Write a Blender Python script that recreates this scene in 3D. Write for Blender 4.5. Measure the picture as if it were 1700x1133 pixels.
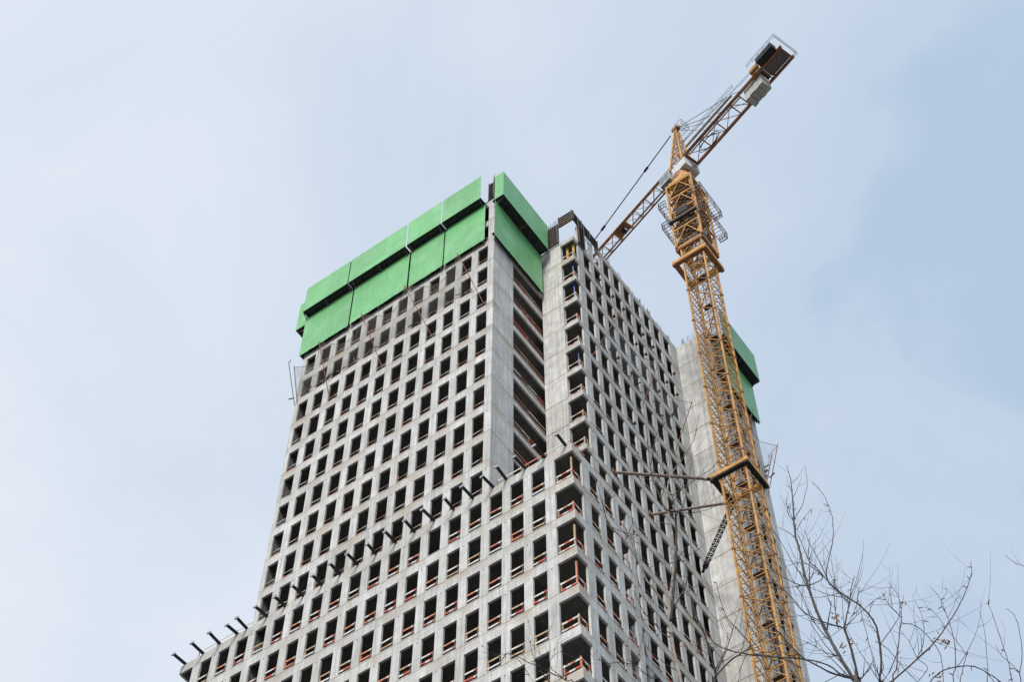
import bpy, math, random
from mathutils import Vector, Matrix, Euler
R = math.radians
random.seed(7)
scene = bpy.context.scene
for o in list(bpy.data.objects): bpy.data.objects.remove(o)

# ------------------------------------------------------------------ camera
CAM = Vector((32.301, -51.361, -83.876))
ROT = Euler((2.5770, 0.0, 0.6220), 'XYZ')
FPX = 2781.3                                   # focal length in pixels of a 1700 px wide picture
cd = bpy.data.cameras.new('camera'); cam = bpy.data.objects.new('camera', cd)
scene.collection.objects.link(cam)
cam.location = CAM; cam.rotation_euler = ROT
cd.sensor_width = 36; cd.lens = FPX / 1700 * 36; cd.clip_start = 0.1; cd.clip_end = 6000
scene.camera = cam
scene.render.resolution_x = 1024; scene.render.resolution_y = 683

# ------------------------------------------------------------------ light
SUN_AZ = R(161)      # compass direction the sun stands in (clockwise from +Y): behind the camera
SUN_EL = R(38)
w = bpy.data.worlds.new('World'); scene.world = w; w.use_nodes = True
nt = w.node_tree; nt.nodes.clear()
N = nt.nodes.new; L = nt.links.new
out = N('ShaderNodeOutputWorld')
sky = N('ShaderNodeTexSky'); sky.sky_type = 'NISHITA'; sky.sun_disc = False
sky.sun_elevation = SUN_EL; sky.sun_rotation = SUN_AZ
sky.air_density = 1.0; sky.dust_density = 2.0; sky.ozone_density = 1.0
bg1 = N('ShaderNodeBackground'); bg1.inputs['Strength'].default_value = 0.10
L(sky.outputs['Color'], bg1.inputs['Color'])
# thin high cloud veil over the whole sky
tc = N('ShaderNodeTexCoord')
mp = N('ShaderNodeMapping'); mp.inputs['Location'].default_value = (0.9, 0.2, 0.4); mp.inputs['Scale'].default_value = (1.0, 1.0, 1.3)
L(tc.outputs['Generated'], mp.inputs['Vector'])
nz = N('ShaderNodeTexNoise'); nz.inputs['Scale'].default_value = 3.6; nz.inputs['Detail'].default_value = 5
nz.inputs['Roughness'].default_value = 0.55; nz.inputs['Distortion'].default_value = 0.5
L(mp.outputs['Vector'], nz.inputs['Vector'])
# the veil is brighter on the sun's side of the sky and streaked by the noise
dotn = N('ShaderNodeVectorMath'); dotn.operation = 'DOT_PRODUCT'; dotn.inputs[1].default_value = (-0.81, -0.58, 0.0)
L(tc.outputs['Generated'], dotn.inputs[0])
ma = N('ShaderNodeMath'); ma.operation = 'MULTIPLY_ADD'; ma.inputs[1].default_value = 1.25; ma.inputs[2].default_value = -0.07
L(dotn.outputs['Value'], ma.inputs[0])
mb_ = N('ShaderNodeMath'); mb_.operation = 'MULTIPLY_ADD'; mb_.inputs[1].default_value = 0.95
L(nz.outputs['Fac'], mb_.inputs[0]); L(ma.outputs[0], mb_.inputs[2])
cr = N('ShaderNodeValToRGB'); cr.color_ramp.interpolation = 'B_SPLINE'
cr.color_ramp.elements[0].position = 0.12; cr.color_ramp.elements[0].color = (0.258, 0.326, 0.414, 1)
cr.color_ramp.elements[1].position = 1.0; cr.color_ramp.elements[1].color = (0.505, 0.520, 0.545, 1)
L(mb_.outputs[0], cr.inputs['Fac'])
bg2 = N('ShaderNodeBackground'); bg2.inputs['Strength'].default_value = 1.0
L(cr.outputs['Color'], bg2.inputs['Color'])
mx = N('ShaderNodeMixShader'); mx.inputs['Fac'].default_value = 0.93
L(bg1.outputs[0], mx.inputs[1]); L(bg2.outputs[0], mx.inputs[2]); L(mx.outputs[0], out.inputs['Surface'])

sd = bpy.data.lights.new('sun', 'SUN'); sun = bpy.data.objects.new('sun', sd); scene.collection.objects.link(sun)
sd.energy = 2.1; sd.angle = R(22); sd.color = (1.0, 0.965, 0.925)
sdir = Vector((math.sin(SUN_AZ) * math.cos(SUN_EL), math.cos(SUN_AZ) * math.cos(SUN_EL), math.sin(SUN_EL)))
sun.rotation_euler = sdir.to_track_quat('Z', 'Y').to_euler()
vs = scene.view_settings
vs.view_transform = 'Standard'; vs.look = 'None'; vs.gamma = 1; vs.use_curve_mapping = False; vs.exposure = 0.92

# ------------------------------------------------------------------ helpers
col = scene.collection
RM = ROT.to_matrix()
def px_ray(x, y):
    return (RM @ Vector(((x - 850) / FPX, -(y - 566.5) / FPX, -1.0))).normalized()
def at_dist(x, y, d):                      # point seen at pixel x, y at horizontal distance d from the camera
    r = px_ray(x, y); return CAM + r * (d / math.hypot(r.x, r.y))
RI = RM.inverted()
def to_px(p):
    q = RI @ (Vector(p) - CAM)
    if q.z > -0.1: return (-9e9, -9e9)
    return (850 + FPX * q.x / -q.z, 566.5 - FPX * q.y / -q.z)

class MB:
    def __init__(s): s.v = []; s.f = []; s.m = []
    def box(s, x0, x1, y0, y1, z0, z1, mi=0):
        b = len(s.v)
        s.v += [(x0,y0,z0),(x1,y0,z0),(x1,y1,z0),(x0,y1,z0),(x0,y0,z1),(x1,y0,z1),(x1,y1,z1),(x0,y1,z1)]
        s.f += [(b,b+3,b+2,b+1),(b+4,b+5,b+6,b+7),(b,b+1,b+5,b+4),(b+1,b+2,b+6,b+5),(b+2,b+3,b+7,b+6),(b+3,b,b+4,b+7)]
        s.m += [mi]*6
        return s
    def bar(s, p, q, wd, ht=None, mi=0, up=None):          # rectangular bar from p to q
        p = Vector(p); q = Vector(q); d = (q - p)
        if d.length < 1e-6: return s
        d.normalize(); ht = ht or wd
        u = Vector(up) if up else (Vector((0,0,1)) if abs(d.z) < 0.95 else Vector((1,0,0)))
        a = d.cross(u).normalized() * wd/2; c = a.cross(d).normalized() * ht/2
        b = len(s.v)
        for e in (p, q): s.v += [tuple(e-a-c), tuple(e+a-c), tuple(e+a+c), tuple(e-a+c)]
        s.f += [(b+3,b+2,b+1,b),(b+4,b+5,b+6,b+7),(b,b+1,b+5,b+4),(b+1,b+2,b+6,b+5),(b+2,b+3,b+7,b+6),(b+3,b,b+4,b+7)]
        s.m += [mi]*6
        return s
    def tube(s, pts, rad, n=6, mi=0):
        pts = [Vector(p) for p in pts]
        if not isinstance(rad, (list, tuple)): rad = [rad]*len(pts)
        b = len(s.v); prev = None
        for i, p in enumerate(pts):
            d = (pts[min(i+1, len(pts)-1)] - pts[max(i-1, 0)])
            if d.length < 1e-9: d = Vector((0,0,1))
            d.normalize()
            if prev is None: a = d.orthogonal().normalized()
            else:
                a = prev - d*prev.dot(d)
                a = a.normalized() if a.length > 1e-6 else d.orthogonal().normalized()
            prev = a; c = d.cross(a)
            for k in range(n):
                t = 2*math.pi*k/n
                s.v.append(tuple(p + (a*math.cos(t) + c*math.sin(t))*rad[i]))
        for i in range(len(pts)-1):
            for k in range(n):
                s.f.append((b+i*n+k, b+i*n+(k+1)%n, b+(i+1)*n+(k+1)%n, b+(i+1)*n+k)); s.m.append(mi)
        s.f.append(tuple(b+k for k in reversed(range(n)))); s.m.append(mi)
        e = b+(len(pts)-1)*n
        s.f.append(tuple(e+k for k in range(n))); s.m.append(mi)
        return s
    def quad(s, a, b_, c, d, mi=0):
        b = len(s.v); s.v += [tuple(a), tuple(b_), tuple(c), tuple(d)]; s.f.append((b,b+1,b+2,b+3)); s.m.append(mi); return s
    def add(s, other, M):
        b = len(s.v); s.v += [tuple(M @ Vector(v)) for v in other.v]
        s.f += [tuple(i+b for i in f) for f in other.f]; s.m += other.m; return s
    def mesh(s, name, mats):
        me = bpy.data.meshes.new(name); me.from_pydata(s.v, [], s.f)
        if not isinstance(mats, (list, tuple)): mats = [mats]
        for m in mats: me.materials.append(m)
        me.polygons.foreach_set('material_index', s.m); me.update()
        return me
    def build(s, name, mats, parent=None, smooth=False):
        me = s.mesh(name, mats)
        if smooth: me.polygons.foreach_set('use_smooth', [True]*len(me.polygons))
        return put(name, me, parent)
def put(name, me, parent=None, M=None):
    o = bpy.data.objects.new(name, me); col.objects.link(o)
    if M is not None: o.matrix_basis = M
    if parent is not None: o.parent = parent
    return o
def thing(name, label, cat, loc=(0,0,0), group=None):
    o = bpy.data.objects.new(name, None); col.objects.link(o); o.location = loc; o.empty_display_size = 0.5
    return tag(o, label, cat, group, 'thing')
def tag(o, label=None, cat=None, group=None, kind=None):
    if label: o['label'] = label
    if cat: o['category'] = cat
    if group: o['group'] = group
    if kind: o['kind'] = kind
    return o
ORD = ['first','second','third','fourth','fifth','sixth','seventh','eighth','ninth','tenth','eleventh','twelfth','thirteenth','fourteenth','fifteenth','sixteenth','seventeenth','eighteenth','nineteenth','twentieth','twenty-first','twenty-second','twenty-third']

# ------------------------------------------------------------------ materials
def mat(name, base, rough=0.6, metal=0.0, var=0.15, scale=4.0, bump=0.0, bscale=30.0, second=None, rnd=0.0, streak=0.0, dirt=None, dirt_amt=0.0, band=0.0):
    m = bpy.data.materials.new(name); m.use_nodes = True
    t = m.node_tree; n = t.nodes; l = t.links
    b = n['Principled BSDF']; b.inputs['Roughness'].default_value = rough; b.inputs['Metallic'].default_value = metal
    geo = n.new('ShaderNodeNewGeometry')
    nz = n.new('ShaderNodeTexNoise'); nz.inputs['Scale'].default_value = scale; nz.inputs['Detail'].default_value = 6; nz.inputs['Roughness'].default_value = 0.6
    l.new(geo.outputs['Position'], nz.inputs['Vector'])
    ramp = n.new('ShaderNodeValToRGB'); e = ramp.color_ramp.elements
    sec = second or tuple(c*(1-2*var) for c in base)
    e[0].position = 0.30; e[1].position = 0.70
    e[0].color = (*sec, 1); e[1].color = (*[min(1, c*(1+var*0.6)) for c in base], 1)
    l.new(nz.outputs['Fac'], ramp.inputs['Fac'])
    c = ramp.outputs['Color']
    def mixc(fac, a, colr, mode='MULTIPLY'):
        k = n.new('ShaderNodeMix'); k.data_type = 'RGBA'; k.blend_type = mode
        if isinstance(fac, float): k.inputs[0].default_value = fac
        else: l.new(fac, k.inputs[0])
        l.new(a, k.inputs[6])
        if isinstance(colr, tuple): k.inputs[7].default_value = (*colr, 1)
        else: l.new(colr, k.inputs[7])
        return k.outputs[2]
    if streak:
        mp = n.new('ShaderNodeMapping'); mp.inputs['Scale'].default_value = (5.0, 5.0, 0.16)
        l.new(geo.outputs['Position'], mp.inputs['Vector'])
        n2 = n.new('ShaderNodeTexNoise'); n2.inputs['Scale'].default_value = 1.0; n2.inputs['Detail'].default_value = 5; n2.inputs['Roughness'].default_value = 0.65
        l.new(mp.outputs['Vector'], n2.inputs['Vector'])
        r2 = n.new('ShaderNodeValToRGB'); r2.color_ramp.elements[0].position = 0.34; r2.color_ramp.elements[1].position = 0.60
        v = 1 - streak; r2.color_ramp.elements[0].color = (v, v, v*0.985, 1); r2.color_ramp.elements[1].color = (1, 1, 1, 1)
        l.new(n2.outputs['Fac'], r2.inputs['Fac'])
        c = mixc(1.0, c, r2.outputs['Color'])
        # fine vertical drip lines
        mp5 = n.new('ShaderNodeMapping'); mp5.inputs['Scale'].default_value = (17.0, 17.0, 0.55)
        l.new(geo.outputs['Position'], mp5.inputs['Vector'])
        n5 = n.new('ShaderNodeTexNoise'); n5.inputs['Scale'].default_value = 1.0; n5.inputs['Detail'].default_value = 3; n5.inputs['Roughness'].default_value = 0.6
        l.new(mp5.outputs['Vector'], n5.inputs['Vector'])
        r5 = n.new('ShaderNodeValToRGB'); r5.color_ramp.elements[0].position = 0.30; r5.color_ramp.elements[1].position = 0.52
        r5.color_ramp.elements[0].color = (1-streak*0.8, 1-streak*0.8, 1-streak*0.85, 1); r5.color_ramp.elements[1].color = (1,1,1,1)
        l.new(n5.outputs['Fac'], r5.inputs['Fac']); c = mixc(1.0, c, r5.outputs['Color'])
        # each storey-high pour has its own tone
        mp6 = n.new('ShaderNodeMapping'); mp6.inputs['Scale'].default_value = (1/3.184, 1/3.184, 1/3.3); mp6.inputs['Location'].default_value = (0.31, 0.17, -0.04)
        l.new(geo.outputs['Position'], mp6.inputs['Vector'])
        fl6 = n.new('ShaderNodeVectorMath'); fl6.operation = 'FLOOR'; l.new(mp6.outputs['Vector'], fl6.inputs[0])
        w6 = n.new('ShaderNodeTexWhiteNoise'); w6.noise_dimensions = '3D'; l.new(fl6.outputs['Vector'], w6.inputs['Vector'])
        r6 = n.new('ShaderNodeValToRGB'); r6.color_ramp.elements[0].color = (0.85,0.848,0.838,1); r6.color_ramp.elements[1].color = (1.0,1.0,1.0,1)
        l.new(w6.outputs['Value'], r6.inputs['Fac']); c = mixc(1.0, c, r6.outputs['Color'])
        # fine speckle
        n4 = n.new('ShaderNodeTexNoise'); n4.inputs['Scale'].default_value = 9.0; n4.inputs['Detail'].default_value = 8; n4.inputs['Roughness'].default_value = 0.75
        l.new(geo.outputs['Position'], n4.inputs['Vector'])
        r4 = n.new('ShaderNodeValToRGB'); r4.color_ramp.elements[0].position = 0.30; r4.color_ramp.elements[1].position = 0.55
        r4.color_ramp.elements[0].color = (1-streak*0.9,)*3 + (1,); r4.color_ramp.elements[1].color = (1,1,1,1)
        l.new(n4.outputs['Fac'], r4.inputs['Fac']); c = mixc(1.0, c, r4.outputs['Color'])
    if dirt:
        n3 = n.new('ShaderNodeTexNoise'); n3.inputs['Scale'].default_value = 0.55; n3.inputs['Detail'].default_value = 9; n3.inputs['Roughness'].default_value = 0.72; n3.inputs['Distortion'].default_value = 0.7
        l.new(geo.outputs['Position'], n3.inputs['Vector'])
        r3 = n.new('ShaderNodeValToRGB'); r3.color_ramp.elements[0].position = 0.50; r3.color_ramp.elements[1].position = 0.72
        r3.color_ramp.elements[0].color = (0,0,0,1); r3.color_ramp.elements[1].color = (dirt_amt,)*3 + (1,)
        l.new(n3.outputs['Fac'], r3.inputs['Fac'])
        c = mixc(r3.outputs['Color'], c, dirt, 'MIX')
    if band:
        sx = n.new('ShaderNodeSeparateXYZ'); l.new(geo.outputs['Position'], sx.inputs[0])
        fr = n.new('ShaderNodeMath'); fr.operation = 'MULTIPLY_ADD'; fr.inputs[1].default_value = 1/3.3; fr.inputs[2].default_value = 100.22; l.new(sx.outputs['Z'], fr.inputs[0])
        f2 = n.new('ShaderNodeMath'); f2.operation = 'FRACT'; l.new(fr.outputs[0], f2.inputs[0])
        rb = n.new('ShaderNodeValToRGB'); q = rb.color_ramp.elements; q[0].position = 0.0; q[0].color = (0.5,0.5,0.5,1); q[1].position = 0.36; q[1].color = (0,0,0,1)
        qe = q.new(0.20); qe.color = (1,1,1,1)
        l.new(f2.outputs[0], rb.inputs['Fac'])
        nb_ = n.new('ShaderNodeTexNoise'); nb_.inputs['Scale'].default_value = 0.42; nb_.inputs['Detail'].default_value = 10; nb_.inputs['Roughness'].default_value = 0.68; l.new(geo.outputs['Position'], nb_.inputs['Vector'])
        rn = n.new('ShaderNodeValToRGB'); rn.color_ramp.elements[0].position = 0.47; rn.color_ramp.elements[1].position = 0.62; rn.color_ramp.elements[0].color = (0,0,0,1); rn.color_ramp.elements[1].color = (band,)*3 + (1,)
        l.new(nb_.outputs['Fac'], rn.inputs['Fac'])
        mm = n.new('ShaderNodeMath'); mm.operation = 'MULTIPLY'; l.new(rb.outputs['Color'], mm.inputs[0]); l.new(rn.outputs['Color'], mm.inputs[1])
        c = mixc(mm.outputs[0], c, (0.335,0.285,0.215), 'MIX')
    if rnd:
        oi = n.new('ShaderNodeObjectInfo'); mr = n.new('ShaderNodeMapRange')
        mr.inputs['To Min'].default_value = 1 - rnd; mr.inputs['To Max'].default_value = 1 + rnd
        l.new(oi.outputs['Random'], mr.inputs['Value'])
        cb = n.new('ShaderNodeCombineColor')
        for i in range(3): l.new(mr.outputs['Result'], cb.inputs[i])
        c = mixc(1.0, c, cb.outputs[0])
    l.new(c, b.inputs['Base Color'])
    if bump:
        nb = n.new('ShaderNodeTexNoise'); nb.inputs['Scale'].default_value = bscale; nb.inputs['Detail'].default_value = 4
        l.new(geo.outputs['Position'], nb.inputs['Vector'])
        bp = n.new('ShaderNodeBump'); bp.inputs['Strength'].default_value = bump; bp.inputs['Distance'].default_value = 0.02
        l.new(nb.outputs['Fac'], bp.inputs['Height']); l.new(bp.outputs['Normal'], b.inputs['Normal'])
    return m
CONC = (0.605, 0.612, 0.604)
M = {}
M['conc'] = mat('facade_concrete', CONC, 0.85, var=0.11, scale=0.9, bump=0.35, bscale=7, rnd=0.07, streak=0.30, dirt=(0.36,0.33,0.28), dirt_amt=0.75, band=0.85)
M['conc_side'] = mat('wall_concrete', (0.665,0.66,0.64), 0.88, var=0.14, scale=1.1, bump=0.4, bscale=6, rnd=0.06, streak=0.30, band=0.5, dirt=(0.40,0.365,0.31), dirt_amt=0.75)
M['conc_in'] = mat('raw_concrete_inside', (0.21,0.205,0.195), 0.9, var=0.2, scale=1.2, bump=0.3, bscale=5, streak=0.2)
M['joint'] = mat('joint_shadow_gap', (0.13,0.12,0.105), 0.9, var=0.1)
M['hole'] = mat('tie_hole', (0.012,0.012,0.012), 0.9, var=0.0)
M['red'] = mat('red_paint', (0.55,0.085,0.045), 0.55, var=0.25, scale=3)
M['orange'] = mat('orange_paint', (0.52,0.185,0.09), 0.55, var=0.2, scale=3)
M['white'] = mat('white_paint', (0.62,0.59,0.55), 0.6, var=0.2, scale=3)
M['wood'] = mat('raw_timber', (0.46,0.31,0.18), 0.75, var=0.25, scale=5)
M['brownwood'] = mat('weathered_timber', (0.26,0.13,0.085), 0.75, var=0.25, scale=5)
M['steel'] = mat('dark_steel', (0.014,0.015,0.017), 0.8, metal=0.0, var=0.2, scale=5)
M['steel_end'] = mat('beam_end_steel', (0.30,0.33,0.37), 0.5, var=0.15, scale=6)
M['green'] = mat('green_sheet', (0.155,0.455,0.175), 0.38, var=0.08, scale=0.6, rnd=0.09, bump=0.0, streak=0.10, dirt=(0.26,0.50,0.30), dirt_amt=0.55)
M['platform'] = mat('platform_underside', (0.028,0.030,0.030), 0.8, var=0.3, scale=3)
M['grime'] = mat('screen_post_steel', (0.085,0.08,0.075), 0.6, var=0.3, scale=3)
M['yellow'] = mat('crane_yellow', (0.64,0.32,0.058), 0.55, var=0.24, scale=1.5, rnd=0.12, streak=0.2, dirt=(0.22,0.11,0.04), dirt_amt=0.8)
M['rail'] = mat('dark_railing_steel', (0.05,0.035,0.03), 0.6, var=0.2, scale=3)
M['darkbrown'] = mat('inner_shade_brown', (0.085,0.042,0.022), 0.6, var=0.3, scale=3)  # shade inside the mast and cage, put into the steel colour
M['jibw'] = mat('galvanised_walkway', (0.36,0.39,0.43), 0.6, var=0.1)
M['brown'] = mat('crane_rust_brown', (0.29,0.12,0.042), 0.55, var=0.25, scale=2.0)
M['cwhite'] = mat('crane_white_panel', (0.70,0.70,0.69), 0.5, var=0.12, scale=2, streak=0.12)
M['cgrey'] = mat('counterweight_concrete', (0.52,0.51,0.47), 0.85, var=0.12, scale=2, bump=0.2, streak=0.15)
M['glass'] = mat('cab_glass', (0.10,0.15,0.19), 0.08, var=0.05)
M['black'] = mat('black_rubber_cable', (0.015,0.016,0.018), 0.5, var=0.1)
M['grate'] = mat('grating', (0.17,0.16,0.155), 0.7, var=0.2, scale=3)
M['bluep'] = mat('blue_prop', (0.03,0.09,0.26), 0.45, var=0.1)
M['yellowp'] = mat('yellow_timber_beam', (0.46,0.29,0.06), 0.55, var=0.12)
M['deb'] = mat('brown_site_debris', (0.15,0.115,0.085), 0.95, var=0.3, scale=6)
M['rust'] = mat('rusty_steel', (0.25,0.10,0.045), 0.75, var=0.35, scale=4)
M['pipe'] = mat('brown_steel_tube', (0.22,0.165,0.135), 0.6, var=0.25, scale=2)
M['rebar'] = mat('rebar', (0.13,0.10,0.09), 0.7, var=0.3, scale=5)
M['bark'] = mat('grey_brown_bark', (0.085,0.07,0.06), 0.9, var=0.35, scale=9, bump=0.5, bscale=40)
M['barkpale'] = mat('pale_bark', (0.27,0.225,0.185), 0.9, var=0.35, scale=9, bump=0.5, bscale=40)
M['barkdark'] = mat('dark_twig_bark', (0.045,0.035,0.031), 0.85, var=0.3, scale=9)
M['barkred'] = mat('reddish_twig_bark', (0.105,0.058,0.047), 0.8, var=0.3, scale=9)
M['seed'] = mat('dry_seed_cluster', (0.30,0.165,0.095), 0.8, var=0.3, scale=20)
M['ground'] = mat('asphalt_ground', (0.17,0.165,0.16), 0.9, var=0.2, scale=0.2)
# fine mesh netting: thin threads with holes
def net_mat(name, colr, cover):
    m = bpy.data.materials.new(name); m.use_nodes = True; t = m.node_tree; n = t.nodes; l = t.links
    b = n['Principled BSDF']; b.inputs['Base Color'].default_value = (*colr, 1); b.inputs['Roughness'].default_value = 0.9
    geo = n.new('ShaderNodeNewGeometry'); nz = n.new('ShaderNodeTexNoise'); nz.inputs['Scale'].default_value = 2.2; nz.inputs['Detail'].default_value = 7
    l.new(geo.outputs['Position'], nz.inputs['Vector'])
    mr = n.new('ShaderNodeMapRange'); mr.inputs['From Min'].default_value = 0.3; mr.inputs['From Max'].default_value = 0.7
    mr.inputs['To Min'].default_value = cover*0.7; mr.inputs['To Max'].default_value = cover*1.4
    l.new(nz.outputs['Fac'], mr.inputs['Value']); l.new(mr.outputs['Result'], b.inputs['Alpha'])
    return m
M['net'] = net_mat('safety_net_mesh', (0.13,0.115,0.10), 0.24)
M['net2'] = net_mat('pale_net_mesh', (0.38,0.38,0.39), 0.17)

# ------------------------------------------------------------------ setting
GZ = -85.5
g = MB(); g.quad((-3000,-3000,GZ),(3000,-3000,GZ),(3000,3000,GZ),(-3000,3000,GZ))
tag(g.build('ground', M['ground']), kind='structure')

# ------------------------------------------------------------------ tower
H = 3.3; PIT = 1.592; HEAD = 0.767; SILL = 0.11; T = 0.155; WW = 0.985
XL0, XL1, XR, XC, XE = -32.07, -25.76, -6.28, -2.986, 0.40
YC, YD, YF = 6.64, 23.10, 29.30
KTOP = 13; KDET = -9; KBOT = -25
tower = thing('high_rise_tower', 'grey concrete high-rise shell under construction with rows of open window holes', 'building', (-14, 12, GZ))
tower_inv = Matrix.Translation(-Vector(tower.location))
def tput(name, me, Mx=Matrix()): return put(name, me, tower, tower_inv @ Mx)
def tbuild(mb, name, mats): return tput(name, mb.mesh(name, mats))
# each facade frame: local x along the face, local y into the building, local z up
FA = Matrix()                                                     # face looking towards -y
def FBm(X): return Matrix.Translation((X,0,0)) @ Matrix(((0,-1,0,0),(1,0,0,0),(0,0,1,0),(0,0,0,1)))   # face looking towards +x, local x = world y
def FLm(X): return Matrix.Translation((X,0,0)) @ Matrix(((0,1,0,0),(1,0,0,0),(0,0,1,0),(0,0,0,1)))   # face looking towards -x
pier_mesh = {}
def pier_me(wd, top, kind):
    key = (round(wd,3), round(top,3), kind)
    if key not in pier_mesh:
        b = MB(); b.box(0, wd, 0.004, T, SILL, top, 0)
        if kind == 1:                                              # formwork tie hole near the head
            cx, cz, r = wd*0.45, top-0.12, 0.05
            s = len(b.v); b.v += [(cx+r*math.cos(t*math.pi/4), 0.001, cz+r*math.sin(t*math.pi/4)) for t in range(8)]
            b.f.append(tuple(range(s, s+8))); b.m.append(1)
        pier_mesh[key] = (b, b.mesh('pier', [M['conc'], M['hole']]))
    return pier_mesh[key]
PIERS = []      # (matrix, builder, mesh)
def pier(F, x0, x1, k, kind=None):                                  # pier of the storey below slab k
    kind = (1 if random.random() < 0.5 else 0) if kind is None else kind
    b, me = pier_me(x1-x0, H-HEAD, kind)
    Mx = F @ Matrix.Translation((x0, 0, (k-1)*H))
    PIERS.append((Mx, b, me))
def beam(F, x0, x1, k, low=HEAD, up=SILL, parent=None, jt=0.02, mats=None, e0=0.0, e1=0.0):
    b = MB(); z = k*H
    if up > 0.05:
        b.box(x0, x1, 0, T, z-low, z-0.272, 0); b.box(x0, x1, 0.003, T, z-0.26, z+jt-0.02, 0); b.box(x0+0.03, x1-0.03, 0.03, T-0.01, z-0.272, z-0.26, 1)
        b.box(x0, x1, 0, T, z+jt+0.018, z+up, 0)
        b.box(x0+0.03, x1-0.03, 0.05, T-0.01, z+jt-0.02, z+jt+0.02, 1)
    else: b.box(x0, x1, 0, T, z-low, z+up, 0)
    bb = MB(); bb.add(b, F)
    return bb
def panel(F, x0, x1, k, thick=0.3, seams=()):                      # storey-high cast wall panel with open joints
    b = MB(); z0 = (k-1)*H+0.02; z1 = k*H+0.02
    xs = [x0] + list(seams) + [x1]
    for a, c in zip(xs[:-1], xs[1:]):
        b.box(a+0.004, c-0.004, random.uniform(0, 0.012), thick, z0+0.028, z1-0.028, 0)
    b.box(x0+0.02, x1-0.02, 0.05, thick-0.02, z0-0.028, z0+0.028, 1)
    bb = MB(); bb.add(b, F); return bb
far = MB()                                                          # everything far below the picture
def part(bb, name, k, mats):
    if k >= KDET: tbuild(bb, name, mats)
    else: far.add(bb, Matrix())
CM = [M['conc'], M['joint']]; WM = [M['conc_side'], M['joint']]
WR = [-(19-c)*PIT - 2.077 for c in range(0, 20)]                     # right edge of window column c on the front
# lower front block (full width) and upper front
for k in range(KBOT, KTOP):
    lower = k <= 0
    if lower:
        part(beam(FA, XL0+1.2, -1.353, k, up=(0.0 if k == 0 else SILL)), 'spandrel_beam', k, CM)
        part(beam(FA, -1.35, 0, k, low=0.72, up=0.0), 'slab_edge_beam', k, CM); part(beam(FA, XL0, XL0+1.197, k, low=0.72, up=0.0), 'slab_edge_beam', k, CM)
        # upper front stands on it
        if k == 0: part(MB().box(XL1, XR, 0.002, T, 0.004, SILL), 'spandrel_beam', k, CM)
        xs = [WR[c] for c in range(2, 20)]
        for i, x in enumerate(xs):
            nx = xs[i+1]-WW if i+1 < len(xs) else -1.35
            pier(FA, x, nx, k, 1 if (i*3+k*5) % 2 == 0 else 0)
        pier(FA, xs[0]-WW-0.71, xs[0]-WW, k, 0)
    else:
        part(beam(FA, XL1, XR, k), 'spandrel_beam', k, CM)
    if k >= 0:
        kk = k+1
        if kk <= KTOP-1:
            xs = [WR[c] for c in range(5, 17)]
            pier(FA, XL1, xs[0]-WW, kk, 0)
            for i, x in enumerate(xs):
                nx = xs[i+1]-WW if i+1 < len(xs) else XR
                pier(FA, x, nx, kk, 1 if (i*3+kk*5) % 2 == 0 else 0)
# lower block right side (three window columns)
F0 = FBm(0.0)
for k in range(KBOT, 1):
    part(beam(F0, 1.063, YC, k, up=(0.0 if k == 0 else SILL)), 'spandrel_beam', k, CM)
    part(beam(F0, T+0.003, 1.06, k, low=0.72, up=0.0), 'slab_edge_beam', k, CM)
    for a, c in ((1.06,1.85),(2.84,3.45),(4.44,5.07),(6.06,YC)): pier(F0, a, c, k)
    part(beam(FLm(XL0), T+0.003, YF, k, up=(0.0 if k == 0 else SILL)), 'spandrel_beam', k, CM)
    for i in range(17): pier(FLm(XL0), 1.2+i*PIT, 1.9+i*PIT, k, 0) if k > -4 else None
# side of the front volume: solid panel then open bays
F1 = FBm(XR)
for k in range(1, KTOP):
    part(panel(F1, T+0.003, 2.63, k, 0.35), 'wall_panel', k, CM)
    part(beam(F1, 2.634, YC+0.2, k, low=0.50, up=0.12), 'slab_edge_beam', k, CM)
# wall facing the front in the notch, and its open corner
FC = Matrix.Translation((0,YC,0))
for k in range(1, KTOP):
    part(panel(FC, XR+0.004, -4.29, k, 0.35, seams=(-5.02,)), 'wall_panel', k, WM)
    part(beam(FC, -4.288, XC, k, low=0.58, up=0.0), 'slab_edge_beam', k, CM)
# long right side
F2 = FBm(XC)
B1 = 1.473
for k in range(KBOT, KTOP+1):
    y0 = 7.303 if k > 0 else YC+0.01
    if 0 < k < KTOP: part(beam(F2, YC+T+0.003, 7.30, k, low=0.58, up=0.0), 'slab_edge_beam', k, CM)
    if k == KTOP: y0 = 10.2
    part(beam(F2, y0, YD, k, low=0.66, up=(0.10 if k == KTOP else SILL)), 'spandrel_beam', k, CM)
    le = [YC+B1+i*PIT for i in range(9)]
    pier(F2, 7.30, le[0], k)
    for i in range(9):
        a = le[i]+1.04; c = le[i+1] if i < 8 else YD
        pier(F2, a, c, k)
# far wall facing the front, and the right end face
FD = Matrix.Translation((0,YD,0)); F3 = FBm(XE)
for k in range(KBOT, KTOP+1):
    part(panel(FD, XC+0.004, XE, k, 0.35, seams=(XC+1.75,)), 'wall_panel', k, WM)
    part(beam(F3, YD+0.36, YF, k, low=0.9, up=SILL), 'spandrel_beam', k, CM)
    for a, c in ((YD+0.36,24.6),(25.6,26.4),(27.3,28.0),(28.75,YF)): pier(F3, a, c, k, 0)
    part(beam(FLm(XL1), T+0.003, YF, k, low=0.9, up=SILL), 'spandrel_beam', k, CM) if k > 0 else None
    if k > 0:
        for i in range(17): pier(FLm(XL1), 1.2+i*PIT, 1.9+i*PIT, k, 0)
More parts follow.
